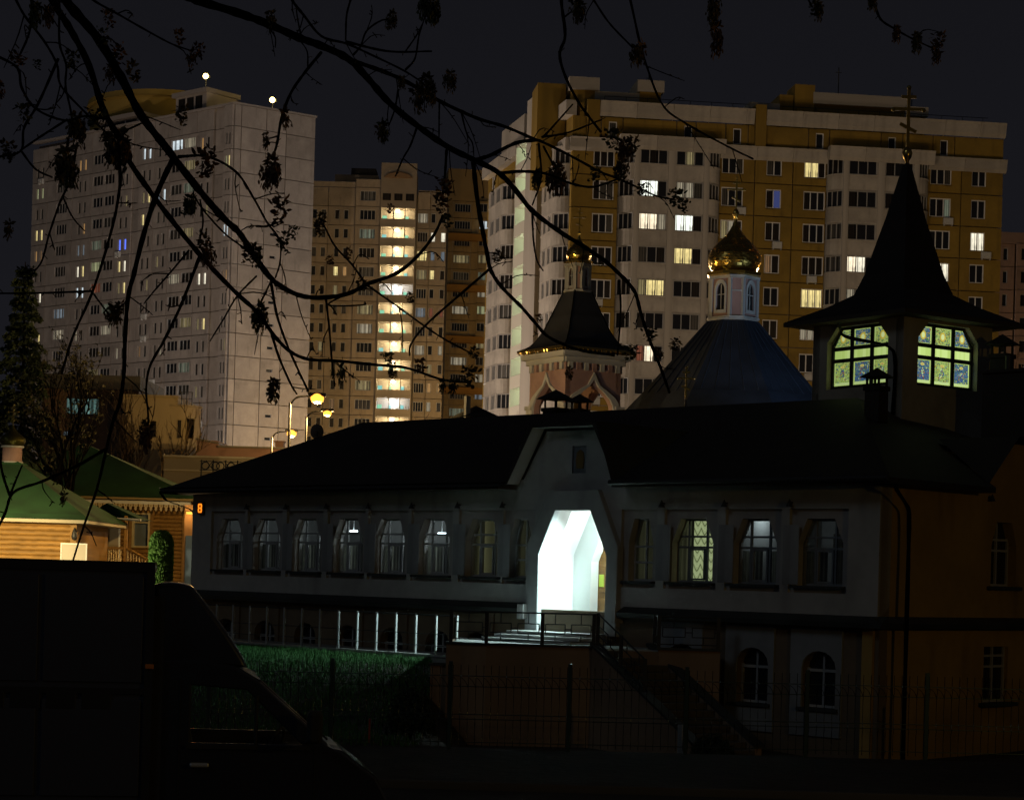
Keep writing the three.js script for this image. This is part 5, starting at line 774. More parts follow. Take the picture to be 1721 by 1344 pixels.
// railings with square-loop panels
function railing(name, label, pts, h, motif, group, m = M.darkMetal) {
  const T = thing(name, label, 'railing', [0, 0, 0], 0, group);
  for (let i = 0; i < pts.length - 1; i++) {
    const A = V(...pts[i]), B = V(...pts[i + 1]), P = (t, y) => A.clone().lerp(B, t).add(V(0, y, 0)), L = A.distanceTo(B);
    mesh('top_rail', bar(P(0, h), P(1, h), 0.022, 6), m, T); mesh('bottom_rail', bar(P(0, 0.1), P(1, 0.1), 0.014, 5), m, T);
    if (motif) { const n = Math.max(1, Math.round(L / 0.68)); for (let k = 0; k < n; k++) { const a = (k + 0.12) / n, b = (k + 0.88) / n, c = (k + 0.5) / n, y0 = h * 0.36, y1 = h * 0.66; mesh('loop', mg([bar(P(a, y0), P(b, y0), 0.013, 4), bar(P(a, y1), P(b, y1), 0.013, 4), bar(P(a, y0), P(a, y1), 0.013, 4), bar(P(b, y0), P(b, y1), 0.013, 4), bar(P(c, y1), P(c, h), 0.012, 4), bar(P(c, 0.1), P(c, y0), 0.012, 4), bar(P(b, (y0 + y1) / 2), P(Math.min(1, (k + 1.12) / n), (y0 + y1) / 2), 0.012, 4)]), m, T); } }
    else mesh('middle_rail', bar(P(0, h * 0.4), P(1, h * 0.4), 0.014, 5), m, T);
  }
  for (const p of pts) mesh('post', bx(-0.045, 0.045, 0, h + 0.02, -0.045, 0.045), m, T).position.set(...p);
}
railing('iron_railing', 'black iron railing with square loops along the landing front', [[-1.5, LY + 0.1, -51.05], [-0.6, LY + 0.1, -50.75], [0.8, LY + 0.1, -50.83], [2.1, LY + 0.1, -50.95]], 0.8, true, 'railings of the entrance stairs');
railing('iron_railing', 'black iron railing stepping down the open stairs', [[2.2, LY + 0.1, -50.98], [2.75, LY - 0.42, -50.1], [3.3, LY - 0.95, -49.2]], 0.82, true, 'railings of the entrance stairs');
railing('iron_railing', 'faint iron railing on the far side of the stairs', [[3.7, LY + 0.1, -51.9], [3.75, LY + 0.1, -51.05], [5.25, LY + 0.1, -51.05]], 0.8, true, 'railings of the entrance stairs');
{ // terrace along the wall with its tall pale posts
  const T = thing('terrace_railing', 'long railing of pale metal posts on the terrace edge before the white wall', 'railing');
  const yb = 1.4, yt = 2.52;
  for (let i = 0; i < 14; i++) { const s = 4.71 + i * 0.814 - (i === 0 ? 0 : 0), p = toWorld(s, yb, 2.5); mesh('post', bx(-0.028, 0.028, -0.1, yt - yb, -0.028, 0.028), M.galv, T).position.copy(p); T.children[T.children.length - 1].rotation.y = WALL_TURN; }
  for (const y of [2.5, 1.98, 1.66]) mesh('rail', bar(toWorld(3.2, y, 2.5), toWorld(15.2, y, 2.5), y > 2.4 ? 0.022 : 0.012, 5), M.darkMetal, T);
  const G = thing('terrace_slab', 'low concrete terrace edge with lit rim under the pale posts', 'terrace', [-10.709, 0, -67.433], WALL_TURN);
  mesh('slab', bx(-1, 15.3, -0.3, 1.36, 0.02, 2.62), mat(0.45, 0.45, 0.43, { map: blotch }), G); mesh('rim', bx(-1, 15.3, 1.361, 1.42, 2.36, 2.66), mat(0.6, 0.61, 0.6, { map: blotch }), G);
}

// ---------- welded mesh fence ----------
{
  const T = thing('mesh_fence', 'dark welded mesh fence with bent wires and square posts along the pavement', 'fence');
  const fm = mat(0.05, 0.08, 0.07, { roughness: 0.28, metalness: 0.6 }), wm = mat(0.34, 0.42, 0.44, { roughness: 0.2, metalness: 0.95 }), px = [-6.2, -3.67, -1.22, 1.27, 3.74, 6.3, 8.87, 11.4], Zof = x => 42 + (x + 3.6) * 0.07;
  const H = 1.75, wire = taperTube([[0, 0.05, 0], [0, 0.52, 0], [0, 0.58, 0.05], [0, 0.64, 0], [0, 1.35, 0], [0, 1.43, 0.06], [0, 1.5, 0], [0, H, 0]].map(p => V(...p)), 0.0065, 0.0065, 4, 26);
  for (const x of px) mesh('post', bx(-0.04, 0.04, 0, H + 0.12, -0.04, 0.04), fm, T).position.set(x, groundY(x, Zof(x)) - 0.05, -Zof(x));
  for (let i = 0; i < px.length - 1; i++) {
    const x0 = px[i] + 0.05, x1 = px[i + 1] - 0.05, n = Math.round((x1 - x0) / 0.163);
    for (let k = 0; k <= n; k++) { const x = x0 + (x1 - x0) * k / n; mesh('wire', wire, wm, T).position.set(x, 0, -Zof(x)); }
    for (const y of [0.14, 0.62, 0.72, 1.3, 1.52]) mesh('rail', bar(V(x0, y, -Zof(x0)), V(x1, y, -Zof(x1)), 0.009, 5), fm, T);
    for (let k = 0; k < n; k++) { const x = x0 + (x1 - x0) * (k + 0.5) / n; for (const [y, q] of [[1.33, 1]]) mesh('bent_wire', once('bw', () => taperTube([V(-0.07, 0.16, -0.01), V(0, 0.1, 0.06), V(0.05, 0.02, 0.02), V(0.08, -0.06, -0.01)], 0.006, 0.006, 4, 8)), wm, T).position.set(x, y, -Zof(x)); }
  }
}
{ // small red marker stake behind the fence
  const p = at(620, 1250, 43.2); const o = mesh('marker_stake', bx(-0.02, 0.02, -0.05, 0.5, -0.02, 0.02), mat(0.25, 0.04, 0.02)); o.position.set(p.x, groundY(p.x, 43.2), -43.2); tag(o, 'thin red marker stake in the grass behind the fence', 'stake');
}
// clipped columnar thuja
function flakes(n, fn, size, g = []) { for (let i = 0; i < n; i++) { const [p, d] = fn(i); const s = size * rr(0.6, 1.3), u = V(rr(-1, 1), rr(-1, 1), rr(-1, 1)).normalize(), v = d.clone().normalize(), w = u.clone().cross(v).normalize().multiplyScalar(s * 0.45); const t = p.clone().addScaledVector(v, s); g.push(p.x - w.x, p.y - w.y, p.z - w.z, p.x + w.x, p.y + w.y, p.z + w.z, t.x, t.y, t.z); } return g; }
const triGeo = arr => { const g = new THREE.BufferGeometry(); g.setAttribute('position', new THREE.Float32BufferAttribute(arr, 3)); g.computeVertexNormals(); return g; };
{
  const p = at(270, 940, 78), gy = groundY(p.x, 78), T = thing('thuja', 'clipped columnar green thuja beside the timber porch', 'shrub', [p.x, gy, p.z]), H = at(270, 893, 78).y - gy;
  mesh('trunk', cyl(0.06, 0.04, -0.1, H * 0.7, 7), mat(0.1, 0.06, 0.04), T);
  const arr = flakes(16000, () => { const t = rnd(), y = 0.15 + t * (H - 0.15), R = 0.47 * (t < 0.72 ? 0.93 + 0.07 * Math.sin(t * 4) : Math.sqrt(Math.max(0.01, 1 - Math.pow((t - 0.72) / 0.285, 2.2)))) * (0.93 + 0.15 * fbm(t * 2, rnd(), 6, 1)), a = rnd() * 6.2832, r = R * (1 - 0.3 * rnd() * rnd()); return [V(Math.cos(a) * r, y, Math.sin(a) * r), V(Math.cos(a) * 0.6, 1, Math.sin(a) * 0.6).add(V(rr(-0.4, 0.4), rr(-0.3, 0.3), rr(-0.4, 0.4)))]; }, 0.075);
  mesh('crown', triGeo(arr), mat(0.06, 0.15, 0.025, { side: THREE.DoubleSide }), T);
}

// ---------- box truck at the kerb ----------
{
  const T = thing('box_truck', 'dark box truck with roof fairing parked by the kerb, seen from its side', 'truck', [0, 0, -21]); const yaw = 9.5 * Math.PI / 180; T.rotation.y = yaw; T.position.set(-3.72 + 3.72 * Math.cos(yaw), 0, -21 - 3.72 * Math.sin(yaw));
  const paint = mat(0.05, 0.055, 0.075, { roughness: 0.25 }), paint2 = new THREE.MeshPhysicalMaterial({ roughness: 0.3, clearcoat: 0.8, clearcoatRoughness: 0.08 }); paint2.color.setRGB(0.02, 0.022, 0.03);
  const rub = mat(0.02, 0.02, 0.02, { roughness: 0.9 });
  const bxR = -3.72, top = 3.64;
  mesh('cargo_box', new RoundedBoxGeometry(4.4, top - 1.05, 2.1, 3, 0.03).translate(bxR - 2.2, (top + 1.05) / 2, -1.05), paint, T);
  for (const [y0, y1] of [[top - 0.09, top + 0.012], [1.02, 1.14], [2.28, 2.34]]) mesh('box_rail', bx(bxR - 4.42, bxR + 0.012, y0, y1, -2.12, 0.02), M.darkMetal, T);
  mesh('corner_trim', bx(bxR - 0.07, bxR + 0.014, 1.05, top, -0.05, 0.022), M.darkMetal, T);
  for (let i = 0; i < 4; i++) mesh('box_panel', new RoundedBoxGeometry(1.0, 1.1, 0.02, 2, 0.008).translate(bxR - 0.6 - i * 1.06, 2.95, 0.008), paint, T), mesh('box_panel', new RoundedBoxGeometry(1.0, 1.0, 0.02, 2, 0.008).translate(bxR - 0.6 - i * 1.06, 1.72, 0.009), paint, T);
  const oval = []; for (let i = 0; i < 7; i++) oval.push(new RoundedBoxGeometry(0.3, 0.16, 0.012, 2, 0.005).translate(bxR - 0.55 - i * 0.36, 2.2, 0.016)); oval.forEach(g => mesh('tie_recess', g, M.darkMetal, T));
  mesh('chassis', bx(bxR - 4.3, -1.4, 0.55, 0.95, -1.7, -0.4), M.black, T);
  // cab: side outline with door window, hollow
  const side = [[-3.62, 0.55], [-1.28, 0.5], [-1.2, 0.9], [-1.24, 1.2], [-1.36, 1.42], [-1.72, 1.68], [-1.86, 1.74], [-2.62, 2.42], [-2.86, 2.56], [-3.2, 2.62], [-3.62, 2.62]];
  const doorWin = [[-3.32, 1.76], [-2.1, 1.76], [-2.72, 2.36], [-3.32, 2.4]];
  for (const z of [0, -1]) mesh('cab_side', new THREE.ExtrudeGeometry((() => { const s = shp(side); s.holes.push(shp(doorWin)); return s; })(), { depth: 0.04, bevelEnabled: true, bevelSize: 0.02, bevelThickness: 0.02, bevelSegments: 3 }).translate(0, 0, z ? -2.0 : -0.12), paint2, T);
  mesh('cab_roof', prism([[-3.62, 2.56], [-2.86, 2.5], [-2.62, 2.38], [-2.58, 2.44], [-2.86, 2.59], [-3.2, 2.65], [-3.62, 2.65]], -1.94, -0.14), paint2, T);
  mesh('bonnet', prism([[-1.9, 1.66], [-1.72, 1.62], [-1.38, 1.38], [-1.27, 1.2], [-1.22, 1.2], [-1.33, 1.44], [-1.7, 1.71], [-1.88, 1.75]], -1.94, -0.14), paint2, T);
  mesh('front_panel', bx(-1.3, -1.22, 0.5, 1.2, -1.94, -0.14), paint2, T); mesh('bulkhead', bx(-3.735, -3.6, 0.9, 3.3, -1.9, -0.02), rub, T); mesh('cab_back', bx(-3.62, -3.56, 0.6, 2.56, -1.94, -0.14), paint2, T); mesh('cab_floor', bx(-3.55, -1.35, 0.6, 0.7, -1.94, -0.14), M.black, T);
  mesh('dashboard', new RoundedBoxGeometry(0.5, 0.25, 1.75, 3, 0.08).translate(-2.1, 1.62, -1.04), M.black, T);
  for (const z of [-0.2, -1.88]) mesh('a_pillar', bar(V(-1.88, 1.74, z), V(-2.66, 2.43, z), 0.05, 8), paint2, T);
  mesh('windscreen', faces([[[-1.86, 1.76, -0.2], [-2.64, 2.43, -0.2], [-2.64, 2.43, -1.9], [-1.86, 1.76, -1.9]]]), clearGlass, T);
  mesh('wiper', bar(V(-1.84, 1.8, -0.5), V(-2.1, 2.04, -1.3), 0.012, 5), M.black, T);
  const dw = mesh('door_window', mg([bar(V(-2.62, 1.76, -0.05), V(-2.62, 2.28, -0.05), 0.02, 5), bx(-3.34, -2.05, 1.72, 1.76, -0.1, -0.03)]), rub, T); mesh('pane', prism(doorWin, -0.08, -0.07), clearGlass, dw); mesh('pane', prism(doorWin, -2.0, -1.99), clearGlass, dw);
  mesh('door_seam', mg([bx(-3.42, -3.41, 0.75, 2.45, -0.06, -0.054), bx(-2.0, -1.99, 0.9, 1.74, -0.06, -0.054)]), rub, T);
  mesh('door_handle', new RoundedBoxGeometry(0.2, 0.05, 0.05, 2, 0.02).translate(-3.2, 1.55, -0.03), M.galv, T);
  const mir = mesh('wing_mirror', new RoundedBoxGeometry(0.16, 0.34, 0.2, 3, 0.05).translate(-2.02, 1.98, 0.16), rub, T); mesh('mirror_arm', bar(V(-2.02, 1.86, 0.14), V(-2.1, 1.8, -0.06), 0.02), rub, mir);
  mesh('steering_wheel', new THREE.TorusGeometry(0.2, 0.018, 8, 20).rotateX(0.3).rotateY(1.2).translate(-2.38, 1.72, -0.6), rub, T);
  for (const z of [-0.55, -1.5]) { const s = mesh('seat', mg([new RoundedBoxGeometry(0.5, 0.18, 0.5, 3, 0.06).translate(-3.0, 1.2, z), new RoundedBoxGeometry(0.16, 0.8, 0.48, 3, 0.06).rotateZ(0.18).translate(-3.32, 1.55, z)]), rub, T); mesh('headrest', new RoundedBoxGeometry(0.1, 0.2, 0.26, 3, 0.04).translate(-3.4, 2.06, z), rub, s); }
  // fairing over the cab
  const fair = new THREE.ExtrudeGeometry((() => { const s = new THREE.Shape(); s.moveTo(-3.66, 2.66); s.lineTo(-2.78, 2.6); s.bezierCurveTo(-2.92, 2.84, -3.16, 3.16, -3.34, 3.36); s.bezierCurveTo(-3.4, 3.4, -3.6, 3.41, -3.66, 3.38); return s; })(), { depth: 1.5, bevelEnabled: true, bevelSize: 0.05, bevelThickness: 0.12, bevelSegments: 4, curveSegments: 16 }).translate(0, 0, -1.82);
  mesh('roof_fairing', fair, paint2, T);
  mesh('marker_lamp', new RoundedBoxGeometry(0.09, 0.05, 0.03, 2, 0.01).translate(bxR - 0.02, 2.57, 0.03), mat(0.5, 0.16, 0.01), T);
  mesh('headlamp', new THREE.SphereGeometry(0.16, 16, 10).scale(0.9, 0.75, 0.6).translate(-1.38, 1.18, -0.2), new THREE.MeshPhysicalMaterial({ color: 0xbfa070, roughness: 0.1, clearcoat: 1 }), T);
  mesh('bumper', new RoundedBoxGeometry(0.3, 0.3, 2.0, 3, 0.08).translate(-1.2, 0.5, -1.04), rub, T);
  const wheel = (x, z, r = 0.37) => { const w = mesh('wheel', new THREE.TorusGeometry(r - 0.1, 0.1, 10, 28).translate(0, 0, 0), rub, T); w.position.set(x, r, z); mesh('rim', cyl(r - 0.12, r - 0.12, -0.06, 0.06, 20).rotateX(Math.PI / 2), M.galv, w); };
  wheel(-1.95, -0.16); wheel(-1.95, -1.9); wheel(-6.3, -0.25); wheel(-6.3, -1.85);
}

// ---------- bare trees and the fir behind ----------
function bareTree(x, Z, H, spread, label, barkColor, opts = {}) {
  const gy = groundY(x, Z), T = thing('bare_tree', label, 'tree', [x, gy, -Z], rr(0, 6), opts.group), bark = mat(...barkColor), limbs = [], leaves = [];
  const grow = (p, d, len, r, depth) => {
    const pts = [p.clone()]; let q = p.clone(), dd = d.clone(); for (let i = 0; i < 3; i++) { dd = dd.clone().add(V(rr(-0.22, 0.22), rr(-0.05, 0.16), rr(-0.22, 0.22))).normalize(); q = q.clone().addScaledVector(dd, len / 3); pts.push(q); }
    limbs.push(taperTube(pts, r, r * 0.6, depth > 2 ? 3 : 5, depth > 2 ? 3 : 5));
    if (opts.leaves && depth >= 3) flakes(opts.leaves, () => [pts[1 + Math.floor(rnd() * 3)].clone().add(V(rr(-0.1, 0.1), rr(-0.1, 0.1), rr(-0.1, 0.1))), V(rr(-1, 1), rr(-1, 0.4), rr(-1, 1))], opts.leafSize || 0.1, leaves);
    if (depth < (opts.depth || 5)) { const n = depth < 1 ? 5 : 3; for (let i = 0; i < n; i++) { const a = rnd() * 6.28, s = spread * rr(0.6, 1.2); grow(pts[1 + Math.floor(rnd() * 2.99)], dd.clone().multiplyScalar(0.9).add(V(Math.cos(a) * s, rr(0.1, 0.5), Math.sin(a) * s)).normalize(), len * rr(0.55, 0.78), r * 0.55, depth + 1); } }
  };
  const tl = H * 0.28; mesh('trunk', taperTube([V(0, -0.2, 0), V(rr(-0.1, 0.1), tl * 0.5, 0), V(0, tl, rr(-0.1, 0.1))], H * 0.018, H * 0.013, 8), bark, T);
  for (let i = 0; i < 4; i++) { const a = i * 1.6 + rnd(); grow(V(0, tl * rr(0.8, 1), 0), V(Math.cos(a) * spread * 0.7, 1, Math.sin(a) * spread * 0.7).normalize(), H * 0.26, H * 0.009, 0); }
  mesh('crown', mg(limbs), bark, T); if (leaves.length) mesh('leaves', triGeo(leaves), mat(...(opts.leafColor || [0.05, 0.05, 0.02]), { side: THREE.DoubleSide }), T);
  return T;
}
const treeAt = (px, py, Z) => { const p = at(px, py, Z); return [p.x, Z, p.y - groundY(p.x, Z)]; };
{
  const g = { group: 'bare trees behind the house' }, br = [0.16, 0.1, 0.06];
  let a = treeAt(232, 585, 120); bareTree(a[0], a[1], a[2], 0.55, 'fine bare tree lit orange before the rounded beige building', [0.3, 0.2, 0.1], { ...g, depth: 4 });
  a = treeAt(120, 520, 92); bareTree(a[0], a[1], a[2] * 0.98, 0.5, 'dark tree with young leaves beside the fir behind the green roofs', [0.05, 0.04, 0.03], { ...g, depth: 4, leaves: 2, leafSize: 0.15, leafColor: [0.05, 0.045, 0.02] });
  a = treeAt(685, 655, 150); bareTree(a[0], a[1], a[2], 0.6, 'bare twiggy tree at the foot of the lit stair loggias', br, { ...g, depth: 4 });
  a = treeAt(850, 655, 130); bareTree(a[0], a[1], a[2], 0.6, 'bare tree beside the pink bell tower', br, { ...g, depth: 4 });
  a = treeAt(1040, 640, 135); bareTree(a[0], a[1], a[2], 0.5, 'bare tree between the bell tower and the tent roof', br, { ...g, depth: 4 });
  a = treeAt(1640, 492, 120); bareTree(a[0], a[1], a[2], 0.5, 'bare tree above the tower eave at the end of the ochre block', br, { ...g, depth: 4 });
}
{ // fir
  const p = at(42, 440, 96), gy = groundY(p.x, 96), H = p.y - gy, T = thing('fir_tree', 'dark fir tree rising behind the timber chapel', 'tree', [p.x, gy, -96]);
  mesh('trunk', taperTube([V(0, -0.2, 0), V(0.05, H * 0.5, 0), V(0, H, 0)], 0.2, 0.02, 8), mat(0.05, 0.035, 0.025), T);
  const arr = [], fm = mat(0.022, 0.038, 0.016, { side: THREE.DoubleSide }), tw = [];
  for (let w = 0; w < 34; w++) { const t = w / 34, y = H * (0.08 + 0.92 * t), R = (1 - t) * 2.9 + 0.25; const n = Math.round(9 - 4 * t);
    for (let i = 0; i < n; i++) { const a = rnd() * 6.2832, L = R * rr(0.6, 1.15), e = V(Math.cos(a) * L, y - L * 0.28 + 0.12 * L * rr(-1, 1), Math.sin(a) * L), s = V(0, y, 0), m = s.clone().lerp(e, 0.55).add(V(0, L * 0.06, 0)); tw.push(taperTube([s, m, e], 0.03, 0.008, 3, 4));
      flakes(Math.round(70 * L / 2 + 24), () => { const u = Math.pow(rnd(), 0.7), q = u < 0.55 ? s.clone().lerp(m, u / 0.55) : m.clone().lerp(e, (u - 0.55) / 0.45), sp = 0.32 * (1 - u) + 0.08; return [q.add(V(rr(-sp, sp), rr(-0.22, 0.03), rr(-sp, sp))), V(Math.cos(a) + rr(-0.7, 0.7), rr(-1.1, 0.1), Math.sin(a) + rr(-0.7, 0.7))]; }, 0.2, arr); } }
  mesh('branches', mg(tw), mat(0.05, 0.035, 0.025), T); mesh('crown', triGeo(arr), fm, T);
}
{ // dark shrubs behind the fence
  for (const [px, Z, h, w, label] of [[690, 44.6, 1.15, 1.1, 'dark rounded shrub against the stair parapet behind the fence'], [1200, 46.2, 0.8, 1.0, 'low dark shrub at the foot of the stairs by the fence']]) { const p = at(px, 1200, Z), gy = groundY(p.x, Z), T = thing('shrub', label, 'shrub', [p.x, gy, -Z]); const st = []; for (let i = 0; i < 14; i++) { const a = rnd() * 6.28; st.push(taperTube([V(0, -0.05, 0), V(Math.cos(a) * w * 0.25, h * 0.5, Math.sin(a) * w * 0.25), V(Math.cos(a) * w * rr(0.3, 0.5), h * rr(0.7, 1), Math.sin(a) * w * rr(0.3, 0.5))], 0.012, 0.004, 4)); } mesh('stems', mg(st), mat(0.04, 0.03, 0.02), T); mesh('foliage', triGeo(flakes(2600, () => { const u = rnd() * 6.28, v = Math.acos(rr(-0.2, 1)), r = Math.pow(rnd(), 0.4); return [V(Math.cos(u) * Math.sin(v) * w * 0.52 * r, h * 0.2 + Math.cos(v) * h * 0.78 * r, Math.sin(u) * Math.sin(v) * w * 0.52 * r), V(rr(-1, 1), rr(-0.5, 1), rr(-1, 1))]; }, 0.07)), mat(0.018, 0.03, 0.012, { side: THREE.DoubleSide }), T); }
}

// ---------- maple overhanging the camera: every limb traced at its own distance ----------
{
  const T = thing('maple_tree', 'dark maple branches with drooping young leaf tufts overhanging the whole view', 'tree');
  const bark = mat(0.06, 0.045, 0.032, { roughness: 0.95, map: roofTex }), paths = {};
  const buds = []; const shoot = (a, b, Z) => { const d = b.clone().sub(a), L0 = rr(0.05, 0.16) * Z / 7, q = d.clone().normalize().applyAxisAngle(V(0, 0, 1), (rnd() < 0.5 ? -1 : 1) * rr(0.5, 1.3)).add(V(0, 0, rr(-0.5, 0.5))).normalize(), m = a.clone().addScaledVector(q, L0 * 0.5).add(V(0, rr(-0.01, 0.02), 0)), e = a.clone().addScaledVector(q, L0).add(V(rr(-0.03, 0.03), rr(-0.05, 0.02), 0)); buds.push(taperTube([a, m, e], 0.0027, 0.0014, 4, 5)); for (let k = 0; k < 3; k++) { const t = m.clone().lerp(e, rnd()), s = t.clone().add(V(rr(-0.014, 0.014), rr(-0.016, 0.014), rr(-0.01, 0.01))); buds.push(bar(t, s, 0.0022, 4)); } };
  // name: [parent, start distance, drift over its length, width at start, at end (pixels), points...]
  const L = (name, parent, d, w0, w1, ...xy) => {
    const n = xy.length / 2, pts = []; let d0 = 7, par = paths[parent];
    if (par) { let best = 1e9; par.px.forEach(([x, y], i) => { const q = Math.hypot(x - xy[0], y - xy[1]); if (q < best) { best = q; d0 = par.z[i]; } }); } else d0 = parent;
    const px = [], z = []; for (let i = 0; i < n; i++) { const t = n > 1 ? i / (n - 1) : 0, Z = d0 + d * t; px.push([xy[2 * i], xy[2 * i + 1]]); z.push(Z); pts.push(at(xy[2 * i] + 1.5 * Math.sin(i * 2.1 + xy[0]), xy[2 * i + 1], Z)); }
    paths[name] = { px, z }; const k = d0 / FOC / 2; mesh('branch', taperTube(pts, w0 * k, w1 * k, w0 > 8 ? 8 : 6, Math.max(6, n * 5)), bark, T);
    if (n > 3) for (let i = 1; i < n - 1; i++) if (rnd() < 0.62) shoot(pts[i], pts[i + 1], z[i]);
    if (w1 < 4.5 && n > 2) for (let i = 1; i < n; i++) { const a = pts[i - 1], b = pts[i]; const m = Math.round(a.distanceTo(b) / 0.055); for (let j = 0; j < m; j++) if (rnd() < 0.4) { const q = a.clone().lerp(b, (j + rnd()) / m), e = q.clone().add(V(rr(-0.02, 0.02), rr(-0.022, 0.02), rr(-0.02, 0.02))); buds.push(bar(q, e, 0.0018, 4)); } }
  };
  L('A', 7.2, 0.9, 17, 5, 80, -60, 109, 0, 162, 63, 203, 127, 235, 192, 278, 248, 329, 311, 375, 367, 400, 390, 433, 436, 458, 471, 496, 494, 531, 500, 582, 494, 617, 477, 668, 459, 703, 428, 730, 392, 746, 362);
  L('B', 6.7, 0.7, 13, 4, 72, -60, 89, 0, 114, 45, 147, 106, 177, 190, 200, 233, 215, 268, 260, 331, 316, 406, 354, 449, 400, 494, 433, 527, 461, 565, 488, 590, 514, 603, 562, 606, 633, 613, 681, 618, 744, 638, 790, 643);
  L('C', 'A', -0.6, 10, 3, 290, 264, 263, 326, 243, 391, 223, 461, 215, 497, 211, 568, 206, 631, 200, 679, 192, 703, 177, 754, 162, 822, 142, 883, 121, 941);
  L('D', 'C', 0.3, 6, 5, 177, 754, 126, 784, 71, 809, 20, 828, 8, 862, -6, 892); L('D2', 'D', 0.2, 5, 4, 14, 832, 4, 795, -6, 730); L('D3', 'D', 0.2, 5, 3, 15, 832, 27, 808, 36, 782);
  L('E', 'B', -0.3, 6, 3, 334, 430, 304, 512, 276, 573, 250, 616, 245, 654, 250, 700, 246, 735);
  L('F', 8.2, 1.0, 16, 5, 300, -12, 329, 0, 400, 22, 451, 40, 501, 63, 542, 78, 587, 99, 615, 129, 653, 172, 704, 212, 754, 248, 795, 268, 838, 289, 863, 316, 893, 353, 945, 391, 980, 414, 1018, 440, 1056, 474, 1067, 492, 1076, 524, 1091, 565, 1108, 614, 1125, 660);
  L('G', 'F', 0.5, 8, 3, 587, 101, 615, 109, 665, 129, 709, 152, 739, 169, 774, 187, 805, 200, 851, 213, 896, 233, 910, 238, 963, 263, 1009, 289, 1038, 300, 1076, 316, 1105, 330, 1136, 336);
  L('H', 7.6, 0.5, 6, 3, 485, -20, 491, 0, 511, 25, 539, 61, 582, 73, 623, 91, 678, 119, 711, 139); L('I', 'H', 0.2, 5, 3, 582, 70, 653, 86, 724, 86); L('I2', 7.7, 0.1, 4, 3, 594, -15, 590, 0, 581, 25, 581, 68);
  L('I3', 'G', 0.1, 4, 2.5, 592, 92, 606, 78, 617, 52, 640, 34, 654, 33); L('I4', 'G', 0.1, 4, 2.5, 680, 117, 697, 100, 705, 60, 712, 30); L('I5', 'I', 0.1, 3, 2.5, 680, 86, 700, 60, 712, 38);
  L('J', 'F', 0.2, 7, 6, 800, 268, 825, 261, 868, 240, 901, 235); L('J2', 'J', 0.2, 4, 2.5, 911, 230, 952, 223, 1012, 201); L('J3', 'J', -0.2, 4, 2.5, 912, 230, 935, 206, 964, 175);
  L('K', 'F', 0.2, 6, 3, 838, 291, 876, 288, 914, 291, 962, 309, 997, 314, 1038, 301);
  L('N', 8.6, 0.2, 6, 4, 945, -30, 945, 0, 949, 63, 940, 89, 949, 121, 972, 172, 990, 197, 1012, 222); L('O', 8.6, 0.2, 4, 3, 985, -20, 997, 0, 1023, 38, 1066, 81); L('P', 8.8, 0.3, 4.5, 3, 1050, -30, 1059, 0, 1078, 76, 1086, 111, 1116, 180, 1154, 207, 1230, 250, 1266, 267);
  L('Q', 'F', -0.3, 8, 5, 794, 272, 805, 345, 818, 424, 823, 452, 842, 479, 877, 517, 900, 544, 922, 565, 974, 588, 1032, 597); L('Q2', 'Q', 0.3, 5, 3, 823, 452, 774, 493, 712, 551, 690, 580, 687, 597); L('Q3', 'A', 0.4, 4, 3, 617, 480, 671, 517, 740, 565, 791, 594);
  L('R', 'X0' in paths ? 'X0' : 'B', 0.3, 5, 3, 299, 263, 349, 263, 395, 289, 428, 335, 450, 375, 468, 403, 471, 441, 463, 467); L('R2', 'A', 0.3, 4, 3, 610, 472, 592, 446, 564, 413, 545, 382, 536, 366); L('S', 'A', -0.3, 5, 3, 456, 475, 466, 530, 481, 580, 506, 631, 519, 657); L('S2', 'A', 0.3, 4, 3, 547, 502, 552, 550, 559, 606, 562, 649); L('S3', 'A', 0.2, 3.5, 3, 582, 494, 552, 512, 610, 512, 614, 508);
  L('T', 'F', -0.4, 6, 4, 540, 88, 511, 121, 489, 157, 473, 200, 464, 240, 458, 268); L('T2', 'T', 0, 3, 2.5, 467, 228, 455, 232, 449, 232);
  L('U', 'F', -0.2, 4, 2.5, 699, 214, 690, 245, 678, 266, 663, 296); L('U2', 'F', 0, 4, 2.5, 668, 150, 664, 185, 653, 212); L('U3', 'F', -0.2, 5, 3, 749, 252, 748, 294, 744, 330);
  L('W', 6.4, 0.3, 5, 3, 140, -15, 157, 0, 197, 23, 253, 56, 290, 74, 318, 84); L('W1', 6.2, 0.5, 5, 4, -10, 92, 30, 114, 35, 147, 58, 182, 109, 202, 142, 195, 178, 200); L('W2', 6.2, 0.2, 4.5, 4, 54, -15, 53, 0, 48, 51, 30, 100); L('W3', 6.4, 0.4, 5, 4, 20, -10, 40, 25, 76, 71, 94, 109, 101, 142, 142, 187, 180, 226);
  L('W4', 'W3', 0.2, 5, 4, 96, 98, 63, 177, 40, 215, 33, 253, -8, 264); L('W5', 'W4', 0.1, 4.5, 3, 33, 253, 60, 284, 88, 298); L('W6', 'W1', 0.1, 4.5, 4, 109, 202, 68, 230, 33, 253); L('W7', 6.6, 0.2, 4.5, 3, 94, -15, 97, 0, 101, 76, 111, 109, 108, 142, 121, 202, 111, 253, 110, 275);
  L('Y', 'B', -0.3, 6, 4, 200, 240, 200, 300, 197, 340, 187, 391, 154, 489, 121, 568, 104, 628); L('Y2', 'Y', 0.2, 4, 3, 152, 489, 76, 492, -8, 493); L('Y3', 6.9, 0.1, 4.5, 3, 130, 240, 118, 300, 99, 340, 84, 391, 63, 449, 30, 460); L('Y4', 'Y3', 0.1, 3.5, 2.5, 106, 330, 120, 365, 142, 388); L('Y5', 'C', 0.1, 4, 3, 214, 504, 196, 520); L('Y6', 'Y', 0.1, 3.5, 3, 155, 489, 172, 515, 182, 528);
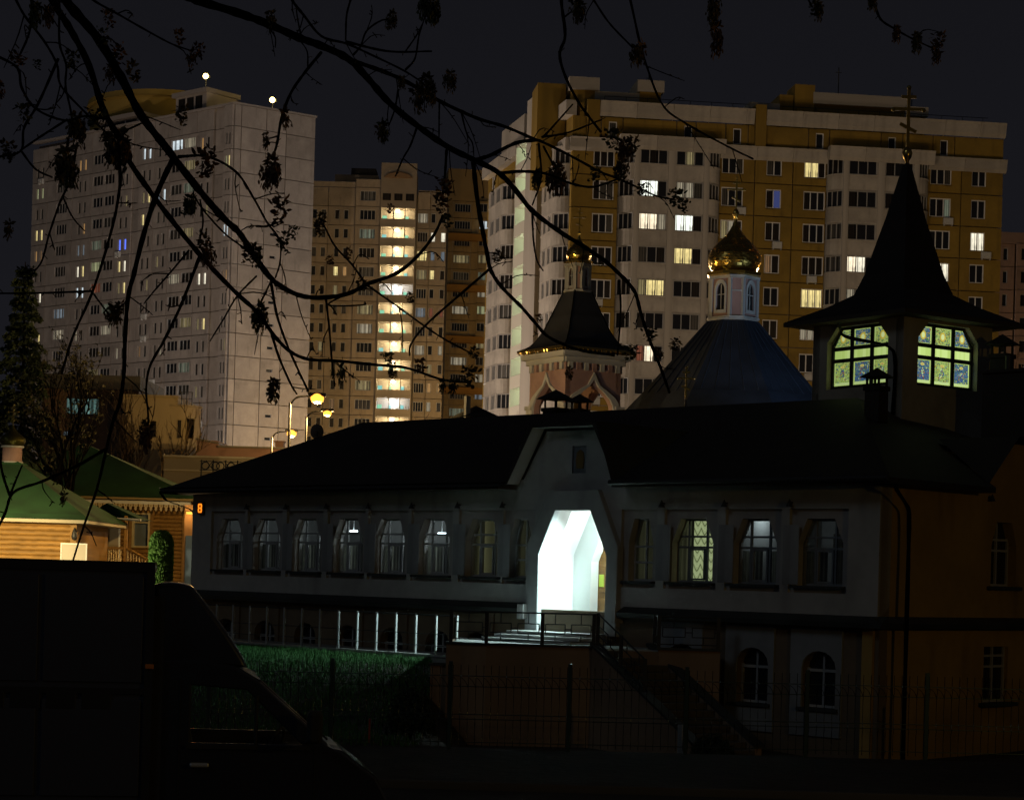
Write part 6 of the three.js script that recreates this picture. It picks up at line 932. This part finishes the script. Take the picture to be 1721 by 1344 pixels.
  L('Z', 'B', 0.2, 4, 3, 322, 325, 340, 350, 379, 393, 415, 421); L('Z1', 'B', 0, 3.5, 3, 337, 335, 341, 373, 332, 410); L('Z2', 'B', 0.3, 3.5, 2.5, 430, 464, 400, 497, 375, 535, 352, 573); L('Z3', 'B', 0.1, 3.5, 2.5, 316, 420, 285, 460, 258, 490, 240, 510); L('Z4', 'A', 0.2, 3.5, 3, 433, 520, 455, 470, 460, 470); L('Z5', 'B', 0.2, 4, 3, 430, 380, 450, 380, 470, 372);
  L('Z6', 'B', 0.1, 5, 3, 455, 560, 470, 600, 490, 650, 498, 662); L('Z7', 'F', 0, 3, 2, 451, 45, 461, 62, 462, 80); L('Z8', 'F', 0.1, 3, 2, 505, 62, 501, 30, 497, 10); L('Z9', 'T', 0, 3, 2, 516, 112, 515, 85, 500, 62);
  L('V1', 8.6, 0.1, 4, 3, 1350, -20, 1358, 0, 1366, 12); L('V2', 8.6, 0.2, 5, 3, 1450, -20, 1466, 0, 1480, 32, 1505, 48, 1535, 66, 1575, 84); L('V3', 8.5, 0, 4, 3, 1190, -20, 1196, 0, 1203, 55); L('V4', 8.4, 0, 4, 3, 955, -15, 962, 8); L('V5', 'N', 0, 3.5, 3, 948, 30, 958, 20);
  L('Z10', 'Q', 0.1, 3.5, 2.5, 893, 350, 897, 410, 905, 440, 912, 455); L('Z11', 'F', 0.1, 4, 2.5, 1042, 470, 1042, 520, 1038, 597); L('Z12', 'J', 0.1, 4, 2.5, 905, 240, 908, 300, 896, 345); L('Z13', 'J', 0.1, 4, 2.5, 912, 245, 935, 290, 938, 305); L('Z14', 'F', 0.1, 3, 2, 774, 190, 785, 225, 795, 240, 795, 262); L('Z15', 'G', 0, 3.5, 2.5, 737, 170, 739, 200, 738, 240); L('Z16', 'A', 0, 3.5, 2.5, 240, 205, 190, 230, 205, 228);
  mesh('twigs', mg(buds), bark, T).userData.kind = 'stuff';
  // limbs outside the frame that carry what hangs into it, and the trunk
  const trunkX = -3.6, trunkZ = -7.6; mesh('trunk', taperTube([V(trunkX, -0.2, trunkZ), V(trunkX + 0.1, 2.5, trunkZ), V(trunkX - 0.05, 5, trunkZ + 0.1), V(trunkX + 0.1, 7.6, trunkZ)], 0.21, 0.12, 12), bark, T);
  const join = (y0, ...t) => { const e = at(...t); const s = V(trunkX, y0, trunkZ), m = s.clone().lerp(e, 0.5).add(V(0, 0.35, 0)); mesh('limb', taperTube([s, m, e], 0.05, t[2] * 6 / FOC, 8), bark, T); };
  join(5.2, 80, -60, 7.2); join(5.0, 72, -60, 6.7); join(5.5, 300, -12, 8.2); join(5.6, 485, -20, 7.6); join(4.8, 140, -15, 6.4); join(4.6, -10, 92, 6.2); join(4.9, 20, -10, 6.4);
  { const s = at(485, -20, 7.6), m = at(700, -110, 8.2), n = at(1000, -90, 8.5), e = at(1470, -40, 8.6); mesh('limb', taperTube([s, m, n, e], 0.02, 0.008, 8), bark, T); for (const [a, b] of [[945, -30], [985, -20], [1050, -30], [1190, -20], [1350, -20], [1450, -20], [955, -15], [594, -15]]) mesh('branch', bar(at(a, b, 8.6), at(a + 8, -82, 8.5), 0.005, 6), bark, T); for (const [a, b, Z] of [[54, -15, 6.2], [94, -15, 6.6]]) mesh('branch', bar(at(a, b, Z), at(80, -60, Z + 0.4), 0.005, 6), bark, T); }
  // tufts of hanging flowers and young leaves, a few shapes shared by all
  const leafPts = (arr, o, dir, len, w, tw) => { const s = V(-dir.y, dir.x, 0.3).cross(dir).normalize().applyAxisAngle(dir, tw).multiplyScalar(w), a = o.clone().addScaledVector(dir, len * 0.35), b = o.clone().addScaledVector(dir, len * 0.7), t = o.clone().addScaledVector(dir, len); const q = (...v) => v.forEach(p => arr.push(p.x, p.y, p.z)); q(o, a.clone().add(s), a.clone().sub(s)); q(a.clone().add(s), b.clone().addScaledVector(s, 0.8), a.clone().sub(s)); q(a.clone().sub(s), b.clone().addScaledVector(s, 0.8), b.clone().addScaledVector(s, -0.8)); q(b.clone().addScaledVector(s, 0.8), t, b.clone().addScaledVector(s, -0.8)); };
  const hang = (n, spread) => { const arr = []; for (let i = 0; i < n; i++) { const a = rnd() * 6.28, r = Math.sqrt(rnd()) * spread, top = -0.25 * rnd(), o = V(Math.cos(a) * r, top, Math.sin(a) * r), Lh = rr(0.35, 1.0) - Math.abs(top); for (let k = 0; k < 9; k++) { const q = o.clone().add(V(rr(-0.08, 0.08), -Lh * k / 9, rr(-0.08, 0.08))); leafPts(arr, q, V(rr(-0.5, 0.5), -1, rr(-0.5, 0.5)).normalize(), rr(0.1, 0.24), rr(0.02, 0.05), rnd() * 6); } } for (let i = 0; i < 14; i++) leafPts(arr, V(rr(-0.1, 0.1), rr(-0.1, 0.05), rr(-0.1, 0.1)), V(rr(-1, 1), rr(-0.3, 0.8), rr(-1, 1)).normalize(), rr(0.2, 0.42), rr(0.05, 0.09), rnd() * 6); return triGeo(arr); };
  const upr = () => { const arr = []; for (let i = 0; i < 60; i++) leafPts(arr, V(rr(-0.24, 0.24), rr(-0.45, 0.45), rr(-0.24, 0.24)), V(rr(-1, 1), rr(-0.5, 1), rr(-1, 1)).normalize(), rr(0.14, 0.34), rr(0.05, 0.1), rnd() * 6); return triGeo(arr); };
  const hangs = [hang(22, 0.22), hang(30, 0.28), hang(16, 0.18), hang(34, 0.32)], ups = [upr(), upr(), upr()], lm = [mat(0.1, 0.07, 0.025, { side: THREE.DoubleSide }), mat(0.14, 0.065, 0.025, { side: THREE.DoubleSide }), mat(0.05, 0.06, 0.02, { side: THREE.DoubleSide })];
  const zAt = (x, y) => { let b = 1e9, z = 7; for (const p of Object.values(paths)) p.px.forEach(([a, c], i) => { const d = Math.hypot(a - x, c - y); if (d < b) { b = d; z = p.z[i]; } }); return z; };
  const tuft = (x, y, h, type, w = 1) => { const Z = zAt(x, y), s = h * (type ? 0.78 : 0.72) * Z / FOC, m = mesh('leaf_tuft', pick(type ? ups : hangs), pick(lm), T); m.position.copy(at(x, y, Z)); m.scale.set(s * w, s, s * w); m.rotation.y = rnd() * 6.28; };
  for (const [x, y, h, t, w] of [[60, 8, 60, 0, 1], [82, 14, 48, 0, 1.1], [196, 90, 44, 1, 1.2], [172, 62, 40, 1, 1.1], [186, 112, 50, 0, 1.2], [222, 122, 45, 1, 1], [120, 100, 42, 1, 1], [128, 196, 60, 0, 1.1], [135, 210, 66, 0, 1], [110, 252, 92, 0, 1.1], [113, 268, 70, 0, 1.2], [198, 225, 96, 0, 1.25], [190, 232, 70, 0, 1.3], [208, 236, 58, 0, 1.1], [160, 200, 46, 1, 1.2], [305, 194, 44, 1, 1], [322, 84, 48, 0, 1], [334, 84, 34, 1, 1], [300, 62, 36, 1, 0.9], [182, 30, 40, 1, 1], [345, 272, 70, 1, 0.9], [320, 332, 46, 0, 1.1], [316, 345, 40, 1, 1], [40, 190, 44, 1, 1], [12, 252, 44, 1, 1.2], [-4, 140, 50, 0, 1], [30, 100, 34, 1, 1.3], [62, 108, 22, 1, 1.2], [350, 414, 52, 0, 1], [340, 405, 44, 1, 1], [14, 375, 46, 0, 1], [45, 458, 30, 1, 1.5], [456, 22, 52, 0, 1], [478, 186, 52, 0, 0.9], [447, 226, 40, 0, 0.8], [455, 268, 72, 0, 0.95], [458, 278, 50, 0, 1.1], [470, 352, 60, 1, 0.95], [476, 405, 44, 1, 1], [493, 390, 30, 1, 1], [430, 418, 50, 0, 1.3], [418, 425, 42, 1, 1.2], [436, 516, 62, 0, 1], [442, 520, 42, 0, 1.2], [460, 640, 56, 0, 1.1], [537, 372, 42, 1, 0.8], [536, 384, 30, 1, 1.2], [247, 712, 66, 0, 0.9], [246, 722, 58, 0, 1.1], [190, 516, 50, 0, 1.2], [196, 522, 40, 1, 1.2], [574, 612, 60, 0, 0.7], [555, 437, 22, 1, 1.4], [585, 425, 26, 1, 1], [610, 478, 28, 1, 1.6], [644, 208, 54, 0, 1], [640, 214, 40, 0, 1.2], [658, 22, 40, 0, 1], [720, -8, 64, 0, 1.1], [728, 0, 62, 0, 0.9], [716, 130, 52, 0, 1.2], [702, 154, 60, 0, 1.1], [724, 150, 44, 0, 1], [756, 122, 48, 0, 1], [675, 130, 30, 0, 1], [744, 322, 56, 1, 0.9], [742, 345, 38, 1, 1.2], [968, 2, 58, 0, 1], [975, 8, 46, 0, 0.9], [1078, 74, 58, 0, 0.9], [1070, 80, 48, 0, 1], [1028, 232, 46, 1, 1.1], [1050, 236, 48, 0, 1.3], [1062, 246, 44, 1, 1], [1046, 268, 44, 0, 1], [1040, 295, 34, 1, 1.2], [1000, 292, 34, 1, 1.2], [1136, 332, 42, 1, 1.2], [1150, 345, 30, 1, 1.2], [1078, 318, 26, 1, 1.4], [934, 284, 62, 0, 1], [940, 280, 54, 0, 1], [902, 288, 46, 0, 0.8], [1200, -6, 74, 0, 0.7], [1205, 44, 78, 0, 0.75], [1376, 6, 48, 0, 1], [1372, 12, 40, 1, 1], [1468, -12, 46, 0, 1], [1508, 46, 40, 0, 1], [1542, 58, 48, 0, 1], [1578, 72, 44, 1, 1], [1574, 80, 42, 0, 1], [790, 632, 48, 1, 1.1], [762, 640, 40, 0, 1.2], [744, 640, 36, 0, 1], [795, 594, 26, 1, 1.4], [706, 614, 32, 1, 1.1], [652, 605, 34, 1, 1.2], [660, 618, 26, 0, 1.2], [1060, 592, 34, 1, 1.4], [1092, 562, 30, 1, 1.5], [1135, 578, 28, 1, 1.4], [838, 432, 28, 1, 1.4], [750, 372, 30, 1, 1.1], [690, 500, 26, 1, 1.2], [655, 350, 22, 1, 1.2], [905, 535, 20, 1, 1], [956, 628, 30, 1, 0.9], [1108, 596, 30, 1, 1.2], [560, 620, 30, 0, 0.8], [1012, 440, 22, 1, 1.2], [94, 806, 22, 1, 1.3], [106, 830, 34, 0, 1]]) tuft(x, y, h, t, w);
}

// ---------- street lamps behind the house ----------
function streetLamp(x, z, H, color, cd, label, group, armTo = 0, base) {
  const g0 = base ?? groundY(x, -z), o = thing('street_lamp', label, 'street lamp', [x, g0, z], armTo, group);
  mesh('pole', cyl(0.09, 0.055, 0, H, 10), M.darkMetal, o);
  mesh('arm', taperTube([V(0, H - 0.1, 0), V(0.25, H + 0.2, 0), V(0.9, H + 0.32, 0)], 0.045, 0.035, 8), M.darkMetal, o);
  mesh('lamp_head', new RoundedBoxGeometry(0.75, 0.16, 0.3, 3, 0.06).translate(1.15, H + 0.36, 0), M.darkMetal, o);
  mesh('lens', new THREE.SphereGeometry(cd > 250 && cd < 300 && H < 9 ? 0.22 : 0.18, 14, 10).scale(1.3, 1.1, 1.2).translate(1.15, H + 0.2, 0), once('lens' + color.join(), () => color[2] < 0.3 ? glow(1, 0.36, 0.04, 2.8) : glow(...color, 9)), o);
  const l = new THREE.PointLight(new THREE.Color(...color), cd); l.position.set(1.15, H - 0.22, 0); l.castShadow = true; l.shadow.radius = 6; o.add(l); return o;
}
const SOD = [1, 0.62, 0.2], WARM = [1, 0.77, 0.58], COOL = [0.95, 0.92, 0.9];
const addedLampGroup = 'unseen street lamps added to light the tower blocks';
// unseen lamps added to light the tower blocks, hidden by the house roof
streetLamp(-62, -190, 11, WARM, 1790, 'unseen street lamp added to light the white panel tower, behind the trees', addedLampGroup);
streetLamp(-30, -186, 11, WARM, 1850, 'unseen street lamp added between beige shed and panel tower to light it', addedLampGroup);
streetLamp(-6, -215, 10, COOL, 1290, 'unseen cool white street lamp added to light the end face of the panel tower', addedLampGroup);
streetLamp(-14, -245, 10, SOD, 950, 'unseen orange street lamp added to light the beige tower', addedLampGroup);
streetLamp(8, -140, 11, WARM, 450, 'unseen street lamp added behind the bell tower to light the ochre block', addedLampGroup);
streetLamp(26, -132, 11, WARM, 530, 'unseen street lamp added beyond the church tent roof to light the ochre block', addedLampGroup);
streetLamp(46, -138, 11, SOD, 290, 'unseen orange street lamp added to light the far end of the ochre block', addedLampGroup);

streetLamp(66, -205, 10, SOD, 730, 'unseen orange street lamp added to light the rose tower beyond the ochre block', addedLampGroup);
streetLamp(-8, -272, 10, SOD, 1290, 'unseen orange street lamp added to light the orange-banded tower', addedLampGroup);
const yard = 'lamps of the churchyard';
{ const o = streetLamp(-25.2, -71, 5.5, [1, 0.76, 0.34], 1, 'low yellow street lamp before the timber chapel, beside the frame edge', yard), old = o.children.find(c => c.isLight); o.remove(old);
  const s = new THREE.SpotLight(new THREE.Color(1, 0.75, 0.33), 1300, 0, 0.4, 0.5); s.position.set(1.15, 5.4, -0.05); s.target.position.set(5.0, -0.4, -22); s.castShadow = true; s.shadow.radius = 6; o.add(s); o.add(s.target); }
const tall = (x, y, Z, cd, label) => { const p = at(x, y, Z), g = groundY(p.x, Z); return streetLamp(p.x - 1.15, -Z, p.y - g - 0.24, SOD, cd, label, 'sodium street lamps above the ridge'); };
tall(533, 668, 86, 270, 'brightest orange street lamp on a tall pole above the roof hip');
tall(550, 693, 112, 270, 'second orange street lamp just below the brightest one');
tall(490, 727, 118, 270, 'lowest orange street lamp by the sheds');
// lamp beyond the frame on the street side, lighting the yellow flank
streetLamp(25, -12, 8, [1, 0.62, 0.12], 100, 'orange street lamp at the kerb past the yellow flank', yard, Math.PI, 0);
{ // unseen garden lamp added to light the thuja, hidden by the truck
  const x = -15.9, z = -76.4, g = groundY(x, 76.4), o = thing('added_garden_lamp', 'unseen low garden lamp added to light the thuja', 'lamp', [x, g, z]);
  mesh('post', cyl(0.05, 0.05, 0, 0.55, 8), M.darkMetal, o); mesh('lamp_globe', new THREE.SphereGeometry(0.09, 12, 8).translate(0, 0.64, 0), glow(1, 0.85, 0.5, 6), o); const l = new THREE.PointLight(new THREE.Color(1, 0.82, 0.45), 55); l.position.set(0, 0.64, 0); l.castShadow = true; o.add(l);
}
renderer.render(scene, camera);
